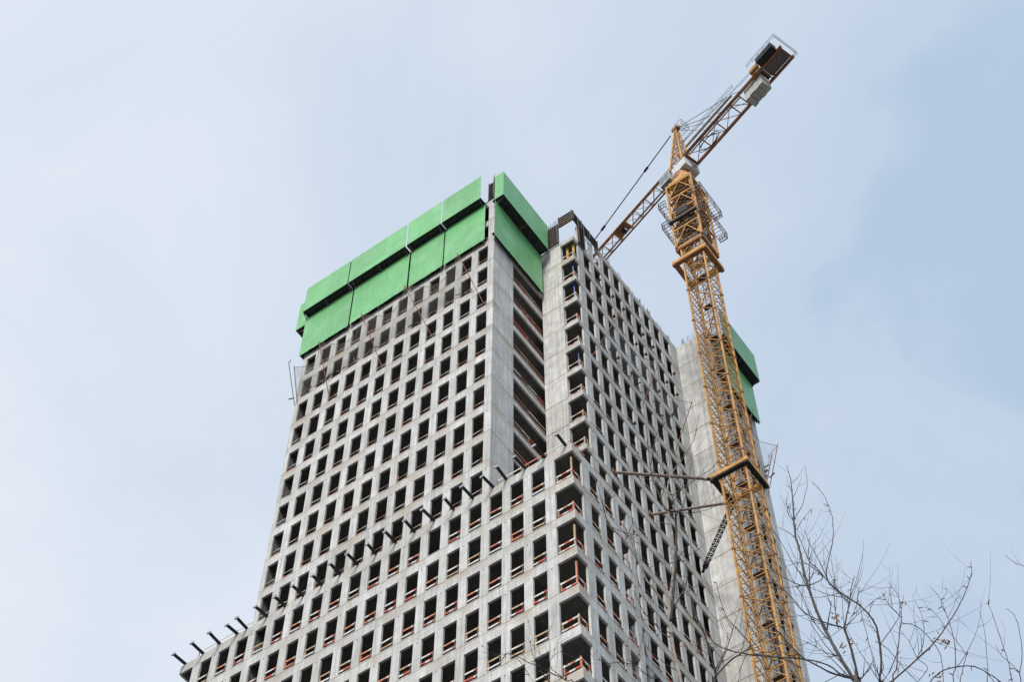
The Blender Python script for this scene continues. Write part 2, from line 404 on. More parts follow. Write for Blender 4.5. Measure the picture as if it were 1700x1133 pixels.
# piers: the nearest 295 in the picture are parts, the rest one joined part
def in_view(Mx):
    x, y = to_px(Mx @ Vector((0.35,0,1.5))); return -20 < x < 1720 and -20 < y < 1150
def hidden(Mx):
    p = Mx.translation
    return p.x < XL1-0.01 and abs(Mx[0][0]) < 0.5 or (abs(Mx[0][0]) < 0.5 and Mx[0][1] > 0.5)
vis = [p for p in PIERS if in_view(p[0]) and not hidden(p[0])]
vis.sort(key=lambda p: (p[0].translation - CAM).length)
keep = set(id(p) for p in vis[:295])
rest = MB()
for p in PIERS:
    if id(p) in keep: tput('pier', p[2], p[0])
    else: rest.add(p[1], p[0])
tag(tbuild(rest, 'piers', [M['conc'], M['hole']]), kind='stuff')
tag(tbuild(far, 'lower_storeys', CM), kind='stuff')
# floor slabs, interior walls and added sky blockers
for k in range(KBOT, KTOP+1):
    b = MB(); z0, z1 = k*H-0.24, k*H-0.004
    if k <= 12:
        b.box(XL1+0.1, XR-0.1, 0.1, YF, z0, z1); b.box(XR-0.1, XC-0.1, YC+0.1, YF, z0, z1); b.box(XC-0.1, XE-0.1, YD+0.1, YF, z0, z1)
        if k <= 0: b.box(XL0+0.1, XL1+0.1, 0.1, YF, z0, z1); b.box(XR-0.1, -0.1, 0.1, YC+0.1, z0, z1)
    else: b.box(XL1+0.1, XC-0.1, 11.5, YF, z0, z1)
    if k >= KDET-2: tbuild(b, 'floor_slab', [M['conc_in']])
    else: far.add(b, Matrix())
b = MB()
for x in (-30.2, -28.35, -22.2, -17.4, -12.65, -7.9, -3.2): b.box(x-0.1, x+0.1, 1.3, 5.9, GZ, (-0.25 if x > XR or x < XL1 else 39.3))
b.box(XL1+0.22, XL1+0.36, T+0.02, YF-1.2, GZ, 39.3); b.box(XL0+0.22, XL0+0.36, 1.6, YF-1.2, GZ, -0.25); b.box(-24.5, -8, 5.9, 6.1, GZ, 39.3); b.box(-30.5, -24.5, 5.9, 6.1, GZ, -0.25); b.box(-6.1, -2.0, 5.95, 6.15, GZ, -0.25)  # first two: solid walls added behind the left windows to block the sky
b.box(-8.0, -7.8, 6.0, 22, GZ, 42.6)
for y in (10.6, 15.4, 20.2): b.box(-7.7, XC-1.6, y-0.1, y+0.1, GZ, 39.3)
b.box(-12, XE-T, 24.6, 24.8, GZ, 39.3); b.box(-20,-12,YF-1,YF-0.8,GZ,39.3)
tbuild(b, 'interior_and_blocker_walls', [M['conc_in']])
b = MB(); b.box(XL1, XE, YF, YF+0.3, GZ, 42.5); b.box(XL0, XL1, YF, YF+0.3, GZ, 0.1); tbuild(b, 'rear_wall', [M['conc_side']])

# ---- guard rails in the openings
def rail_mesh(name, length, cols, post=None, mesh=False, thick=0.035, h=0.125, z=(0.34,0.86)):
    b = MB()
    for zz, cc in zip(z, cols):
        n = len(cc)
        for i, ci in enumerate(cc): b.box(length*i/n, length*(i+1)/n, 0.07, 0.07+thick, SILL+zz-h/2, SILL+zz+h/2, ci)
    if mesh: b.box(0.02, length-0.02, 0.30, 0.32, SILL, SILL+z[1]-0.02, 6); b.box(length/2-0.02, length/2+0.02, 0.105, 0.30, SILL+z[1]-0.06, SILL+z[1]-0.02, 6)
    if post is not None: b.box(0.01, 0.09, 0.105, 0.157, SILL, SILL+1.0, post)
    b.box(length-0.17, length-0.07, -0.05, 0.06, SILL+0.01, SILL+0.10, 5)      # clamp
    b.box(length-0.135, length-0.095, 0.04, 0.0695, SILL, SILL+z[1]+0.08, 5)
    return b, b.mesh('guard_rail', RMATS)
M['toe'] = mat('brown_debris_mesh', (0.034,0.014,0.011), 0.95, var=0.3, scale=6)
RMATS = [M['red'], M['white'], M['orange'], M['wood'], M['brownwood'], M['grime'], M['toe']]
rail_var = [rail_mesh('r', WW, c, p, mesh=(len(c[0]) == 3)) for c, p in [
    (((1,1,2),(2,2,1)), None), (((0,0,1),(1,1,0)), None), (((1,0,0),(3,3,1)), None), (((1,1),(3,3)), 3), (((2,1,2),(1,2,2)), None),
    (((1,),(2,2,1)), None), (((0,1,0),(1,1,0)), None), (((3,),(1,1,3)), None), (((2,2,0),(2,2,1)), 2)]]
rail_up = [rail_mesh('r', WW, c, p, mesh=(p is None), h=0.05, z=(0.16,0.58)) for c, p in [
    (((4,),(3,3,1)), None), (((4,4,0),(1,1,3)), None), (((4,),(1,)), None), (((0,4),(3,1)), None), (((4,0),(4,1,1)), None), (((3,),(4,)), 4), (((1,4),(4,)), None)]]
RAILS = []
for k in range(KDET, 1):
    for c in range(2, 20):
        b, me = random.choice(rail_var); RAILS.append((FA @ Matrix.Translation((WR[c]-WW, 0, (k-1)*H)), b, me))
    for y in (1.85, 3.45, 5.07):
        b, me = random.choice(rail_var); RAILS.append((F0 @ Matrix.Translation((y, 0, (k-1)*H)), b, me))
for k in range(1, 12):
    for c in range(5, 17):
        b, me = random.choice(rail_up); RAILS.append((FA @ Matrix.Translation((WR[c]-WW, 0, (k-1)*H)), b, me))
for k in range(KDET, KTOP+1):
    for i in range(9):
        if random.random() < (0.9 if k < 3 else 0.55):
            b, me = random.choice(rail_var if k < 0 else rail_up); RAILS.append((F2 @ Matrix.Translation((YC+B1+i*PIT+0.06, 0, (k-1)*H)), b, me))
RAILS = [(r[0] @ Matrix.Translation((WW/2,0,SILL+0.5)) @ Matrix.Rotation(R(random.gauss(0,1.6)), 4, 'Y') @ Matrix.Translation((-WW/2,0,-SILL-0.5)), r[1], r[2]) for r in RAILS if random.random() > 0.05]
vis = [r for r in RAILS if in_view(r[0]) and not (r[0].translation.x < XC+0.3 and abs(r[0][0][0]) < 0.5)]
vis.sort(key=lambda r: (r[0].translation - CAM).length)
keep = set(id(r) for r in vis[:262]); rest = MB()
for r in RAILS:
    if id(r) in keep: tput('guard_rail', r[2], r[0])
    else: rest.add(r[1], r[0])
tag(tbuild(rest, 'guard_rails', RMATS), kind='stuff')
# open corner rails (front leg, side leg, corner post)
def corner_rail(X, Y, xa, yb, k, tall, cols, h=0.13):
    b = MB(); z = (k-1)*H
    for zz, (c0, c1) in zip((0.42, 0.98), cols):
        n = 3
        for i in range(n):
            a = xa + (X-0.22-xa)*i/n; e = xa + (X-0.22-xa)*(i+1)/n
            b.box(a, e, Y+0.18, Y+0.215, z+zz-h/2, z+zz+h/2, c0 if (i+k) % 2 else c1)
            a = Y+0.22 + (yb-Y-0.22)*i/n; e = Y+0.22 + (yb-Y-0.22)*(i+1)/n
            b.box(X-0.215, X-0.18, a, e, z+zz-h/2, z+zz+h/2, c1 if (i+k) % 2 else c0)
    hh = 2.3 if tall else 1.2
    b.box(X-0.31, X-0.215, Y+0.215, Y+0.31, z, z+hh, 2 if k % 2 else 3)
    b.box(xa+0.01, xa+0.08, Y+0.215, Y+0.28, z, z+1.15, 3); b.box(X-0.28, X-0.215, yb-0.09, yb-0.01, z, z+1.15, 3)
    tbuild(b, 'guard_rail', RMATS)
for k in range(KDET, 1): corner_rail(0, 0, -1.35, 1.06, k, k in (0,-2,-3), ((0,1),(1,2)) if k % 2 else ((2,1),(0,1)))
for k in range(1, KTOP): corner_rail(XC, YC, -4.29, 7.30, k, False, ((4,1),(1,3)) if k % 2 else ((0,1),(3,1)), h=0.09)
for k in range(2, KTOP):
    b = MB(); z = (k-1)*H+0.10
    for zz in (0.40, 0.85):
        for i in range(4): b.box(XR-0.10, XR-0.065, 2.64+i, 2.64+i+1.0, z+zz-0.05, z+zz+0.05, random.choice((0,1,4,4,3,4)))
    b.box(XR-0.17, XR-0.105, 4.6, 4.68, z, z+1.0, 4)
    tbuild(b, 'guard_rail', RMATS)
# starter bars on top of the walls
b = MB()
for i in range(240):
    y = random.uniform(8.5, YD-0.3)
    if 1.05 < (y-8.11) % PIT < 1.5 or random.random() < 0.08:
        x = XC-random.uniform(0.05, 0.4); z = 42.9; b.bar((x,y,z), (x+random.uniform(-.05,.05), y+random.uniform(-.06,.06), z+random.uniform(0.7,1.35)), 0.028)
for i in range(26):
    x = random.uniform(XC+0.1, XE-0.1); y = YD+random.choice((0.06,0.28)); b.bar((x,y,42.9), (x+random.uniform(-.04,.04), y, 42.9+random.uniform(.7,1.1)), 0.022)
for i in range(22):
    x = random.uniform(-6.6, XR-0.05); y = random.uniform(0.1,0.5); b.bar((x,y,41), (x, y, 43.6+random.uniform(0,1.0)), 0.022)
for i in range(26):
    x = random.uniform(-6.2, -4.4); y = YC+random.uniform(0.05,0.3); b.bar((x,y,42), (x+random.uniform(-.03,.03), y, 43.6+random.uniform(0,.8)), 0.022)
tag(tbuild(b, 'starter_bars', [M['rebar']]), kind='stuff')
b = MB(); b.box(XR-0.62, XR, 0.02, 0.6, 39.8, 41.0); tbuild(b, 'corner_column', [M['conc']])
# anchor brackets left on the side facade
for y, z in [(10.2,37.08),(10.02,33.61),(12.19,37.03),(13.85,37.21),(12.06,33.67),(18.39,37.03),(16.79,36.99),(16.89,34.0),(21.73,37.01),(21.71,33.75),(14.11,27.75),(20.38,29.25),(13.62,20.18),(11.07,27.45),(12.09,27.42),(15.4,33.7),(20.1,33.7),(18.4,30.3)]:
    b = MB()
    b.box(XC, XC+0.24, y-0.10, y+0.10, z-0.05, z, 0); b.bar((XC+0.02,y-0.06,z-0.22), (XC+0.24,y-0.05,z-0.02), 0.04); b.bar((XC+0.05,y+0.06,z-0.2),(XC+0.28,y+0.12,z+0.02),0.035)
    b.box(XC+0.16, XC+0.24, y-0.16, y+0.15, z, z+0.05, 0)
    tbuild(b, 'anchor_bracket', [M['grime']])

# ------------------------------------------------------------------ green climbing screens
def corrugated(p0, p1, z0, z1, n, mi=0, rib=0.30, depth=0.005, ragged=0.0):
    # sheet from p0 to p1 (xy), outward normal n (xy): trapezoid ribs, 4 cm thick
    b = MB(); p0 = Vector(p0); p1 = Vector(p1); n = Vector(n); Lg = (p1-p0).length; d = (p1-p0)/Lg
    cnt = max(2, int(Lg/rib)); prof = []
    for i in range(cnt):
        s = Lg*i/cnt; st = Lg/cnt
        prof += [(s, 0), (s+st*0.42, 0), (s+st*0.5, depth), (s+st*0.92, depth)]
    prof.append((Lg, 0))
    out_, inn = [], []
    zb = z0
    for s, dd in prof:
        if ragged and random.random() < 0.3: zb = z0 + random.uniform(-ragged, ragged)*0.5
        q = p0 + d*s + n*dd; q2 = q - n*0.02
        out_.append((q, zb)); inn.append((q2, zb))
    base = len(b.v)
    for (q, zl), (q2, _) in zip(out_, inn):
        b.v += [(q.x,q.y,zl),(q.x,q.y,z1),(q2.x,q2.y,zl),(q2.x,q2.y,z1)]
    for i in range(len(prof)-1):
        a = base+i*4; c = a+4
        b.f += [(a,c,c+1,a+1),(a+2,a+3,c+3,c+2),(a,a+2,c+2,c),(a+1,c+1,c+3,a+3)]; b.m += [mi]*4
    e = base+(len(prof)-1)*4
    b.f += [(base,base+1,base+3,base+2),(e,e+2,e+3,e+1)]; b.m += [mi]*2
    return b
def screen(label, p0, p1, n, zl0, zl1, zu0, zu1, el, eu, up=None, ret=None, grp='green climbing screens'):
    # p0,p1: ends along the building face; el/eu: offsets of the lower and upper sheets
    n = Vector(n); p0 = Vector(p0); p1 = Vector(p1); d = (p1-p0).normalized()
    t = thing('climbing_screen', label, 'safety screen', (p0.x, p0.y, zl0), grp)
    inv = Matrix.Translation(-Vector(t.location))
    def cb(mb, nm, mats):
        o = put(nm, mb.mesh(nm, mats), t, inv); return o
    cb(corrugated(p0+n*el, p1+n*el, zl0, zl1, n, ragged=0.10), 'lower_panel', M['green'])
    u0, u1 = up if up else (0, 0)
    a, c = p0+d*u0, p1+d*u1
    cb(corrugated(a+n*eu, c+n*eu, zu0, zu1, n), 'upper_panel', M['green'])
    for rp in (ret or []):                     # short return sheets at an end, following the normal
        q = a if rp == 0 else c
        dd = -d if rp == 0 else d
        cb(corrugated(q+n*(el-0.05)+dd*0.03, q+n*eu+dd*0.03, zu0, zu1, dd, rib=0.2), 'return_panel', M['green'])
    b = MB()                                   # work platform between the two sheets
    z = zu0+0.02
    A0, A1, C1, C0 = a+n*0.05, a+n*(eu-0.03), c+n*(eu-0.03), c+n*0.05
    vs_ = [A0, A1, C1, C0]
    base = len(b.v)
    b.v += [(v.x,v.y,z) for v in vs_] + [(v.x,v.y,z+0.08) for v in vs_]
    b.f += [(base,base+1,base+2,base+3),(base+7,base+6,base+5,base+4)] + [(base+i,base+4+i,base+4+(i+1)%4,base+(i+1)%4) for i in range(4)]; b.m += [0]*6
    cnt = max(2, int((c-a).length/1.2))
    for i in range(cnt+1):
        q = a + (c-a)*(i/cnt); b.bar((*(q+n*0.06), z-0.06), (*(q+n*(eu-0.05)), z-0.06), 0.07, 0.1)
    for off in (0.35, 0.7): b.bar((*(a+n*(eu*off)), z-0.11), (*(c+n*(eu*off)), z-0.11), 0.06, 0.08)
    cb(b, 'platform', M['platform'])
    # lower deck behind the lower sheet and support posts
    b = MB(); zz = zl0+0.35
    vs_ = [p0+n*0.04, p0+n*(el-0.05), p1+n*(el-0.05), p1+n*0.04]; base = 0
    b.v += [(v.x,v.y,zz) for v in vs_] + [(v.x,v.y,zz+0.06) for v in vs_]
    b.f += [(0,1,2,3),(7,6,5,4)] + [(i,4+i,4+(i+1)%4,(i+1)%4) for i in range(4)]; b.m += [0]*6
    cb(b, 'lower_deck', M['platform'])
    Lg = (p1-p0).length; cnt = max(1, int(Lg/2.4))
    for i in range(cnt+1):
        q = p0 + d*(0.18 + (Lg-0.36)*i/cnt)
        b = MB(); b.bar((*(q+n*(el-0.09)), zl0-0.15), (*(q+n*(el-0.09)), zu0), 0.10, 0.10)
        b.bar((*(q+n*(eu-0.10)), zu0), (*(q+n*(eu-0.10)), zu1+random.uniform(-0.05,0.10)), 0.07, 0.07)
        b.bar((*(q+n*(el-0.09)), zu0-0.6), (*(q+n*(eu-0.08)), zu0-0.02), 0.06)
        cb(b, 'post', M['grime'])
    return t
e1, e2 = 0.34, 1.02
AN = (0,-1)
sx = [(-26.05,-20.86),(-20.70,-14.80),(-14.62,-11.18),(-11.04,-6.98)]
ux = [(0.25,-0.15),(-0.18,-0.05),(-0.02,0.06),(0.06,-0.02)]
names = ['green corrugated climbing screen at the left end of the front facade top','widest green climbing screen on the front facade, second from the left','narrow green climbing screen on the front facade, third from the left','green climbing screen on the front facade beside the open corner column gap']
for (a, c), u_, nm in zip(sx, ux, names):
    screen(nm, (a,0), (c,0), AN, 32.9+random.uniform(-.05,.05), 39.0, 38.92, 42.85+random.uniform(-.08,.08), e1, e2, up=u_)
screen('green climbing screen on the notch side, right of the open corner column', (XR,-0.38), (XR,6.25), (1,0), 32.55, 38.5, 38.45, 42.55, 0.34, 1.18, up=(0.0,-0.25), ret=[0])
screen('green climbing screen on the far left side of the tower, seen edge on', (XL1,24.0), (XL1,-0.22), (-1,0), 33.2, 38.6, 38.1, 42.4, 0.34, 1.45, ret=[1])
screen('green climbing screen behind the crane mast at the right end of the tower', (XE,23.6), (XE,29.75), (1,0), 35.7, 41.8, 41.7, 45.9, 0.42, 1.22)

# ------------------------------------------------------------------ formwork, props at the unfinished corner
def formwork(label, F, x0, x1, z0, z1, y=-0.16):
    t = thing('formwork_panel', label, 'formwork', tuple(F @ Vector((x0, y, z0))), 'formwork at the top corner')
    inv = Matrix.Translation(-Vector(t.location)) @ F
    b = MB(); b.box(x0, x1, y+0.04, y+0.13, z0, z1); put('plywood', b.mesh('plywood', M['wood']), t, inv)
    b = MB(); nr = max(3, int((z1-z0)/0.33))
    for i in range(nr+1):
        z = z0 + (z1-z0)*i/nr; b.box(x0-0.04, x1+0.04, y-0.03, y+0.038, z-0.06, z+0.06)
    put('waler', b.mesh('waler', M['steel']), t, inv)
    nv = max(1, int((x1-x0)/1.1))
    for i in range(nv+1):
        x = x0+0.05 + (x1-x0-0.1)*i/nv; b = MB(); b.box(x-0.035, x+0.035, y-0.09, y-0.035, z0-0.1, z1+0.15); put('strongback', b.mesh('strongback', M['grime']), t, inv)
formwork('black ribbed formwork panel beside the right edge of the notch screen', FC, -5.9, -4.36, 39.6, 42.7)
formwork('black ribbed formwork panel bridging the sky gap at the notch corner', FC, -4.28, -2.84, 42.15, 43.6)
formwork('black ribbed formwork panel beside the sky gap, low on the long side', F2, 7.2, 8.15, 39.2, 43.2)
formwork('ribbed formwork strip capping the first bays of the long side', F2, 6.5, 10.3, 42.3, 43.5)
formwork('small ribbed formwork at the open corner column between two green screens', FA, XR-0.62, XR-0.02, 39.9, 42.6, y=-0.02)
formwork('dark ribbed formwork in the sky gap left of the corner column', Matrix.Translation((0,1.6,0)), -8.4, -7.0, 41.3, 43.2)
def prop(label, p, z0, z1, m, r, cat='prop'):
    t = thing('shoring_prop', label, cat, (p[0],p[1],z0), 'props in the open corner')
    b = MB(); b.tube([(0,0,0),(0,0,(z1-z0)*0.55)], r, 8); put('outer_tube', b.mesh('outer_tube', m), t)
    b = MB(); b.tube([(0,0,(z1-z0)*0.5),(0,0,z1-z0)], r*0.75, 8); b.box(-r*2,r*2,-r*2,r*2,z1-z0-0.02,z1-z0); put('inner_tube', b.mesh('inner_tube', m), t)
for k, nm in ((11,'blue steel prop in the notch corner opening, higher of two'),(10,'blue steel prop in the notch corner opening, lower of two'),(7,'thin blue prop standing alone in a lower notch corner opening')):
    prop(nm, (XC-0.45, YC+0.42), (k-1)*H, k*H-0.66 if k != 7 else k*H-0.9, M['bluep'], 0.075 if k != 7 else 0.05)
for dx, nm in ((-0.95,'left yellow timber prop under the sky gap at the notch corner'),(-0.35,'right yellow timber prop under the sky gap at the notch corner')):
    t = thing('timber_prop', nm, 'prop', (XC+dx, YC+0.5, 12*H), 'yellow props')
# yellow props stand one storey below the gap
for o in [o for o in bpy.data.objects if o.name.startswith('timber_prop')]:
    o.location.z = 11*H+0.0
    b = MB(); b.box(-0.11,0.11,-0.04,0.04,0,2.6); put('post', b.mesh('post', M['yellowp']), o)
    b = MB(); b.box(-0.16,0.16,-0.10,0.10,2.6,2.72); put('head_plate', b.mesh('head_plate', M['yellowp']), o)

# ------------------------------------------------------------------ steel beams on the lower roof edge
bm_x = [-31.7,-30.1,-28.61,-27.07,-26.25,-24.47,-22.91,-21.37,-19.81,-18.27,-16.80,-15.3,-13.69,-12.16,-10.6,-9.05,-7.53,-5.98,-4.96,-3.49,-2.02,-0.45]
def ibeam(mb, y0, y1, s=0.155):
    mb.box(-s/2, s/2, y0, y1, 0, 0.035, 0); mb.box(-s/2, s/2, y0, y1, s-0.035, s, 0); mb.box(-0.02, 0.02, y0, y1, 0.035, s-0.035, 0)
ib = MB(); ibeam(ib, -1.02, -0.0); ib_me = ib.mesh('beam', [M['steel']])
ib2 = MB(); ibeam(ib2, -1.02, 1.6); ib2_me = ib2.mesh('beam', [M['steel']])
ep = MB(); ep.box(-0.20, 0.11, -1.10, -1.022, 0.03, 0.20); ep_me = ep.mesh('end_plate', [M['steel_end']])
ft = MB(); ft.box(-0.12, 0.12, -0.12, 0.12, -0.02, 0.0); ft_me = ft.mesh('base_plate', [M['steel']])
for i, x in enumerate(bm_x):
    onroof = x < XL1 or x > XR
    lab = ('black steel beam jutting out of the lower roof edge, ' +
           ('leftmost of the row' if i == 0 else 'rightmost of all' if i == len(bm_x)-1 else ORD[i] + ' from the left end'))
    t = thing('cantilever_beam', lab, 'steel beam', (x, 0, 0.012), 'steel beams along the lower roof edge')
    t.rotation_euler.z = R(random.uniform(-5,5)); t.scale.y = random.uniform(0.92,1.1)
    put('beam', ib2_me if onroof else ib_me, t); put('end_plate', ep_me, t); 
# roof railings
def roof_rail(label, pts, z):
    t = thing('roof_railing', label, 'railing', (pts[0][0], pts[0][1], z), 'lower roof railings')
    inv = Matrix.Translation(-Vector(t.location)); n = 0
    for a, c in zip(pts[:-1], pts[1:]):
        a = Vector((*a, z)); c = Vector((*c, z)); cnt = max(1, int((c-a).length/1.5))
        for i in range(cnt):
            p = a.lerp(c, i/cnt); q = a.lerp(c, (i+1)/cnt)
            b = MB(); b.bar(p, p+Vector((0,0,1.1)), 0.05); put('post', b.mesh('post', M['brownwood']), t, inv)
            for zz in (0.5, 1.0):
                b = MB(); mI = random.choice(('red','white','white','orange'))
                b.bar(p+Vector((0,0,zz)), q+Vector((0,0,zz+random.uniform(-.04,.04))), 0.03, 0.10); put('board', b.mesh('board', M[mI]), t, inv)
roof_rail('red and white board railing on the lower roof at the right corner', [(-5.9,0.35),(-0.3,0.35),(-0.3,1.9)], 0.0)
roof_rail('thin red railing on the lower roof at the far left end', [(-30.9,0.35),(-26.0,0.35)], 0.0)
t = thing('steel_trough', 'rusty orange steel channel lying along the right edge of the lower roof', 'channel', (-0.2,2.5,0.01))
b = MB(); b.box(-0.16,0.16,0,4.0,0,0.03); put('web', b.mesh('web', M['rust']), t)
for s in (-1,1):
    b = MB(); b.box(s*0.16-0.015, s*0.16+0.015, 0, 4.0, 0.0, 0.22); put('flange', b.mesh('flange', M['rust']), t)

# ------------------------------------------------------------------ catch nets on raking poles
def net_sheet(inner, outer, nu=10, sag=0.5, nvv=6):
    b = MB(); rows = []
    for j in range(nvv+1):
        v = j/nvv; row = []
        for (p, q, u) in zip(inner, outer, range(len(inner))):
            r = Vector(p).lerp(Vector(q), v); r.z -= sag*math.sin(v*math.pi)*0.5
            row.append(len(b.v)); b.v.append(tuple(r))
        rows.append(row)
    for j in range(nvv):
        for i in range(len(inner)-1):
            b.f.append((rows[j][i], rows[j][i+1], rows[j+1][i+1], rows[j+1][i])); b.m.append(0)
    return b
def catch_net(label, tips, bases, face, zin, mnet='net', edge=True, ext=(0.0,0.0), slack=1.6, group='catch nets'):
    t = thing('catch_net', label, 'safety net', tuple(bases[0]), group); inv = Matrix.Translation(-Vector(t.location))
    for a, c in zip(bases, tips):
        a = Vector(a); c = Vector(c); d = (c-a).normalized()
        b = MB(); b.tube([a, c, c+d*0.15], 0.035, 6); put('pole', b.mesh('pole', M['rust']), t, inv)
        b = MB(); b.tube([c, c+Vector((0,0,-0.02))+d.cross(Vector((0,0,1)))*0.12, c+d*0.3], 0.015, 5); put('hook', b.mesh('hook', M['rust']), t, inv)
    inner, outer = [], []
    n = 12
    for a, c, ba, bc in zip(tips[:-1], tips[1:], bases[:-1], bases[1:]):
        for i in range(n+1):
            u = i/n; p = Vector(a).lerp(Vector(c), u); s = math.sin(u*math.pi)
            fi = face(p); back = fi.copy(); back.z = p.z
            p = p.lerp(back, 0.55*s); p.z -= slack*0.25*s - 0.35*abs(math.sin(3*u*math.pi))*0.3
            inner.append(Vector((fi.x, fi.y, zin + random.uniform(-.1,.1)))); outer.append(p)
    nb = net_sheet(inner, outer, sag=0.7)
    put('net', nb.mesh('net', M[mnet]), t, inv)
    b = MB(); b.tube(outer, 0.018, 4); put('edge_rope', b.mesh('edge_rope', M['rust']), t, inv)
    b = MB()
    for i in range(0, len(inner), 1):
        if random.random() < 0.6:
            q = inner[i] + Vector((random.uniform(-.2,.2), 0, random.uniform(-.1,.15))); o = (outer[i]-inner[i]); o.z = 0
            q += o.normalized()*0.12; b.bar(q, q+Vector((random.uniform(-.6,.6), random.uniform(-.1,.1), random.uniform(-.05,.25))), random.uniform(0.04,0.12), random.uniform(0.04,0.1))
    if b.v: tag(put('debris', b.mesh('debris', M['deb']), t, inv), kind='stuff')
    return t
ftA = lambda p: Vector((p.x, -0.02, 0))
tipsA = [(-25.7,-0.9,30.2),(-22.07,-2.0,29.2),(-17.74,-2.0,29.4),(-13.46,-2.0,29.6),(-8.25,-2.0,29.3)]
basesA = [(-25.5,0.0,25.8),(-21.9,-0.03,23.4),(-16.71,-0.03,23.3),(-11.92,-0.03,23.3),(-7.13,-0.03,23.6)]
catch_net('dark sagging catch net on raking poles below the front green screens', tipsA, basesA, ftA, 26.75)
ftB = lambda p: Vector((XC+0.02, p.y, 0))
catch_net('thin catch net on raking poles across the long right facade', [(-0.99,9.81,29.5),(-0.99,15.23,28.8),(-0.99,20.3,29.2)], [(XC+.03,8.29,23.0),(XC+.03,15.02,23.6),(XC+.03,20.0,23.6)], ftB, 26.9, mnet='net2')
ftE = lambda p: Vector((XE+0.02, p.y, 0))
catch_net('pale catch net hanging off the right end of the tower against the sky', [(2.4,24.6,30.3),(2.2,28.9,30.3),(1.2,29.8,30.8)], [(XE+.03,24.2,25.2),(XE+.03,29.0,25.0),(XE+.03,29.25,27.0)], ftE, 28.0, mnet='net2')
t = thing('net_pole', 'thin pole leaning out from the left edge of the tower below the screens', 'pole', (XL1,-0.02,25.8))
b = MB(); b.tube([(0,0,0),(-1.15,-0.5,6.6),(-0.95,-0.5,6.9)], 0.035, 6); put('shaft', b.mesh('shaft', M['grime']), t)

# ------------------------------------------------------------------ tower crane
MX0, MX1, MY0, MY1 = 2.88, 4.90, 14.80, 16.85
AX = Vector(((MX0+MX1)/2, (MY0+MY1)/2, 0)); HW = (MX1-MX0)/2
crane = thing('tower_crane', 'orange-yellow lattice tower crane tied to the building with counterweights overhead', 'crane', (AX.x, AX.y, GZ))
cinv = Matrix.Translation(-Vector(crane.location))
def cpart(mb, name, mats, parent=None, smooth=False):
    me = mb.mesh(name, mats)
    if parent is None: return put(name, me, crane, cinv)
    o = put(name, me, parent); o.matrix_basis = parent.matrix_basis.inverted() @ cinv if False else Matrix(); return o
SEC = 4.8
br = MB()
cs = [(-HW,-HW),(HW,-HW),(HW,HW),(-HW,HW)]
for i in range(4):
    a = Vector((*cs[i],0)); c = Vector((*cs[(i+1)%4],0)); m_ = (a+c)/2
    for k in range(4):
        z1 = (k+1)*1.2-0.1; z0 = k*1.2+0.02
        br.bar(a+Vector((0,0,z1)), c+Vector((0,0,z1)), 0.055)
        br.bar(m_+Vector((0,0,z1-0.05)), a+Vector((0,0,z0)), 0.046); br.bar(m_+Vector((0,0,z1-0.05)), c+Vector((0,0,z0)), 0.046)
br.bar((-HW,-HW,4.7),(HW,HW,4.7),0.07); br.bar((HW,-HW,4.65),(-HW,HW,4.65),0.07)
br_me = br.mesh('mast_section', [M['yellow']])
lg = MB(); lg.box(-0.07,0.07,-0.07,0.07,0,SEC); lg_me = lg.mesh('leg', [M['yellow']])
fl = MB(); fl.box(-0.12,0.12,-0.12,0.12,SEC-0.10,SEC+0.08); fl_me = fl.mesh('joint_block', [M['brown']])
ld = MB()
for s in (-0.22,0.22): ld.bar((s,0.35,0),(s,0.35,SEC),0.05)
for i in range(16): ld.bar((-0.22,0.35,0.15+i*0.3),(0.22,0.35,0.15+i*0.3),0.03)
ld.box(-0.35, 0.35, -0.25, 0.2, 2.38, 2.42)
ld.bar((0.55,-0.3,0),(0.55,-0.3,SEC),0.06); ld.bar((-0.6,-0.4,0),(-0.6,-0.4,SEC),0.05)
ld_me = ld.mesh('ladder', [M['darkbrown']])
ZT = 55.2; z = ZT - SEC
while z > GZ - 2:
    o = put('mast_section', br_me, crane, cinv @ Matrix.Translation((AX.x, AX.y, z)))
    for c in cs:
        put('leg', lg_me, o, Matrix.Translation((*c,0))); put('joint_block', fl_me, o, Matrix.Translation((*c,0)))
    put('ladder', ld_me, o)
    z -= SEC
def ring(x0, x1, y0, y1, z, hgt, wd, mats, name='collar'):
    b = MB()
    b.box(x0, x1, y0, y0+wd, z, z+hgt, 0); b.box(x0, x1, y1-wd, y1, z, z+hgt, 0)
    b.box(x0, x0+wd, y0+wd, y1-wd, z, z+hgt, 0); b.box(x1-wd, x1, y0+wd, y1-wd, z, z+hgt, 0)
    # dark webs underneath
    b.box(x0+0.03, x1-0.03, y0+0.03, y0+wd-0.03, z-0.14, z-0.003, 1); b.box(x1-wd+0.03, x1-0.03, y0+wd, y1-0.03, z-0.14, z-0.003, 1)
    b.box(x0+0.03, x0+wd-0.03, y0+wd, y1-0.03, z-0.14, z-0.003, 1)
    for cx in (x0, x1-0.3):
        for cy in (y0, y1-0.3): b.box(cx, cx+0.3, cy, cy+0.3, z-0.26, z-0.145, 1)
    return cpart(b, name, mats)
YB = [M['yellow'], M['brown']]
ring(2.15, 5.27, 14.42, 17.35, 10.15, 0.34, 0.42, [M['yellow'], M['steel']])
ring(1.95, 5.32, 14.48, 17.55, 40.8, 0.36, 0.42, YB)
ring(2.42, 5.20, 14.62, 17.35, 43.0, 0.30, 0.30, YB)
